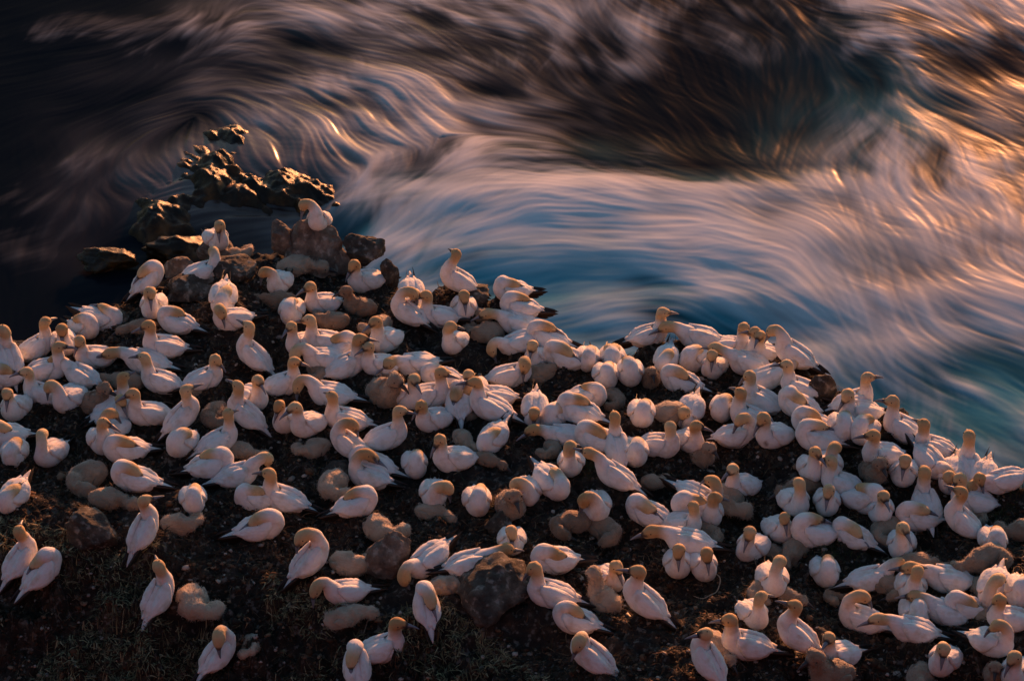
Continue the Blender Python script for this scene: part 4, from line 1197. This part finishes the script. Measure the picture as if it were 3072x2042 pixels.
# ------------------------------------------------------------------ single sticks, feathers and a loop of cord
def rod(name, pts, rad, mat, cols):
    pts = np.asarray(pts, float)
    ctrl = np.hstack([pts, np.full((len(pts), 2), rad)])
    ctrl[-1, 3:] *= .4
    V, C, _, _, _ = sweep(ctrl, 5, 7)
    me = new_mesh(name, V.reshape(-1, 3), tube_faces(len(C), 7))
    set_color(me, 'col', np.repeat(np.array(cols)[None], len(C) * 7, 0))
    return link(name, me, mat)

STICKS = [((1668, 1600), (1720, 1625), (.3, .24, .18), .008, 'pale grey stick lying above the large sleeping gannet at centre'),
          ((1090, 1870), (1115, 1830), (.3, .25, .19), .006, 'short pale stick beside the pinkish chick, lower left of centre'),
          ((2245, 1672), (2278, 1730), (.25, .18, .12), .004, 'thin straight straw leaning behind a chick, lower right'),
          ((735, 790), (790, 850), (.3, .17, .09), .010, 'brown driftwood stick pointing at the tall pointed rock'),
          ((360, 960), (410, 920), (.2, .12, .07), .008, 'brown stick lying along the left brink'),
          ((2660, 1310), (2700, 1345), (.25, .18, .12), .006, 'bent stalk below the sleeping gannets near the right-hand brink'),
          ((1085, 1012), (1140, 1005), (.3, .15, .08), .006, 'reddish straw between two gannets below the tall rock'),
          ((520, 1210), (470, 1240), (.2, .14, .09), .005, 'thin twig on reddish soil at the left')]
for (a_, b_, c, rad, lab) in STICKS:
    q = hit([a_[0], (a_[0] + b_[0]) / 2, b_[0]], [a_[1], (a_[1] + b_[1]) / 2 - 3, b_[1]], .03)
    q[:, 2] = ground(q[:, 0], q[:, 1]) + .018; q[1, 2] += .012
    o = rod('stick', q, rad, M_LITTER, c)
    tag(o, lab, 'stick', 'loose sticks and stalks')
lp = [(2092, 1756), (2125, 1744), (2152, 1742), (2160, 1756), (2150, 1776), (2130, 1790), (2108, 1797), (2080, 1793)]
q = hit([p[0] for p in lp], [p[1] for p in lp], .03)
q[:, 2] = ground(q[:, 0], q[:, 1]) + .03
o = rod('cord_loop', q, .006, M_LITTER, (.5, .36, .25))
tag(o, 'pale curved loop of cord on reddish soil, right of centre near the bottom', 'cord')

def feather(x, y, L, rz, lab):
    P = hit([x], [y], .02)[0]
    st = [(0, .003), (.15, .012), (.45, .02), (.8, .014), (1, .002)]
    V = []; F = []
    for i, (t, w) in enumerate(st):
        V += [(t * L, -w, .006), (t * L, 0, .016 + .02 * math.sin(t * 3)), (t * L, w, .006), (t * L, 0, .004)]
    for i in range(len(st) - 1):
        for k in range(4):
            k1 = (k + 1) % 4
            F.append((i * 4 + k, i * 4 + k1, i * 4 + 4 + k1, i * 4 + 4 + k))
    me = new_mesh('feather', np.array(V), F)
    set_color(me, 'col', np.repeat(np.array([(.74, .68, .62)]), len(V), 0))
    o = link('feather', me, M_FEATHER)
    o.location = (P[0], P[1], P[2] + .015); o.rotation_euler = (r.uniform(-.3, .3), r.uniform(-.15, .15), math.radians(rz))
    tag(o, lab, 'feather', 'shed feathers on the ground')
for f in [(2365, 1425, .24, 10, 'pale pink shed feather left of an upright gannet, right'), (2660, 1800, .2, 20, 'broad pale feather between the bottom right gannets'), (2700, 1880, .14, 150, 'small pale feather below a sleeping gannet, bottom right'),
          (330, 1840, .12, 20, 'small white feather on dark ground, lower left'), (690, 1950, .1, 80, 'tiny white feather on dark soil near the bottom left'), (1840, 1490, .12, 60, 'white feather on dark soil above a bowed gannet, centre'),
          (2880, 1640, .14, 300, 'tan feather on dark soil at the far right'), (1885, 1220, .1, 50, 'small white feather between two sleeping gannets at centre')]:
    feather(*f)
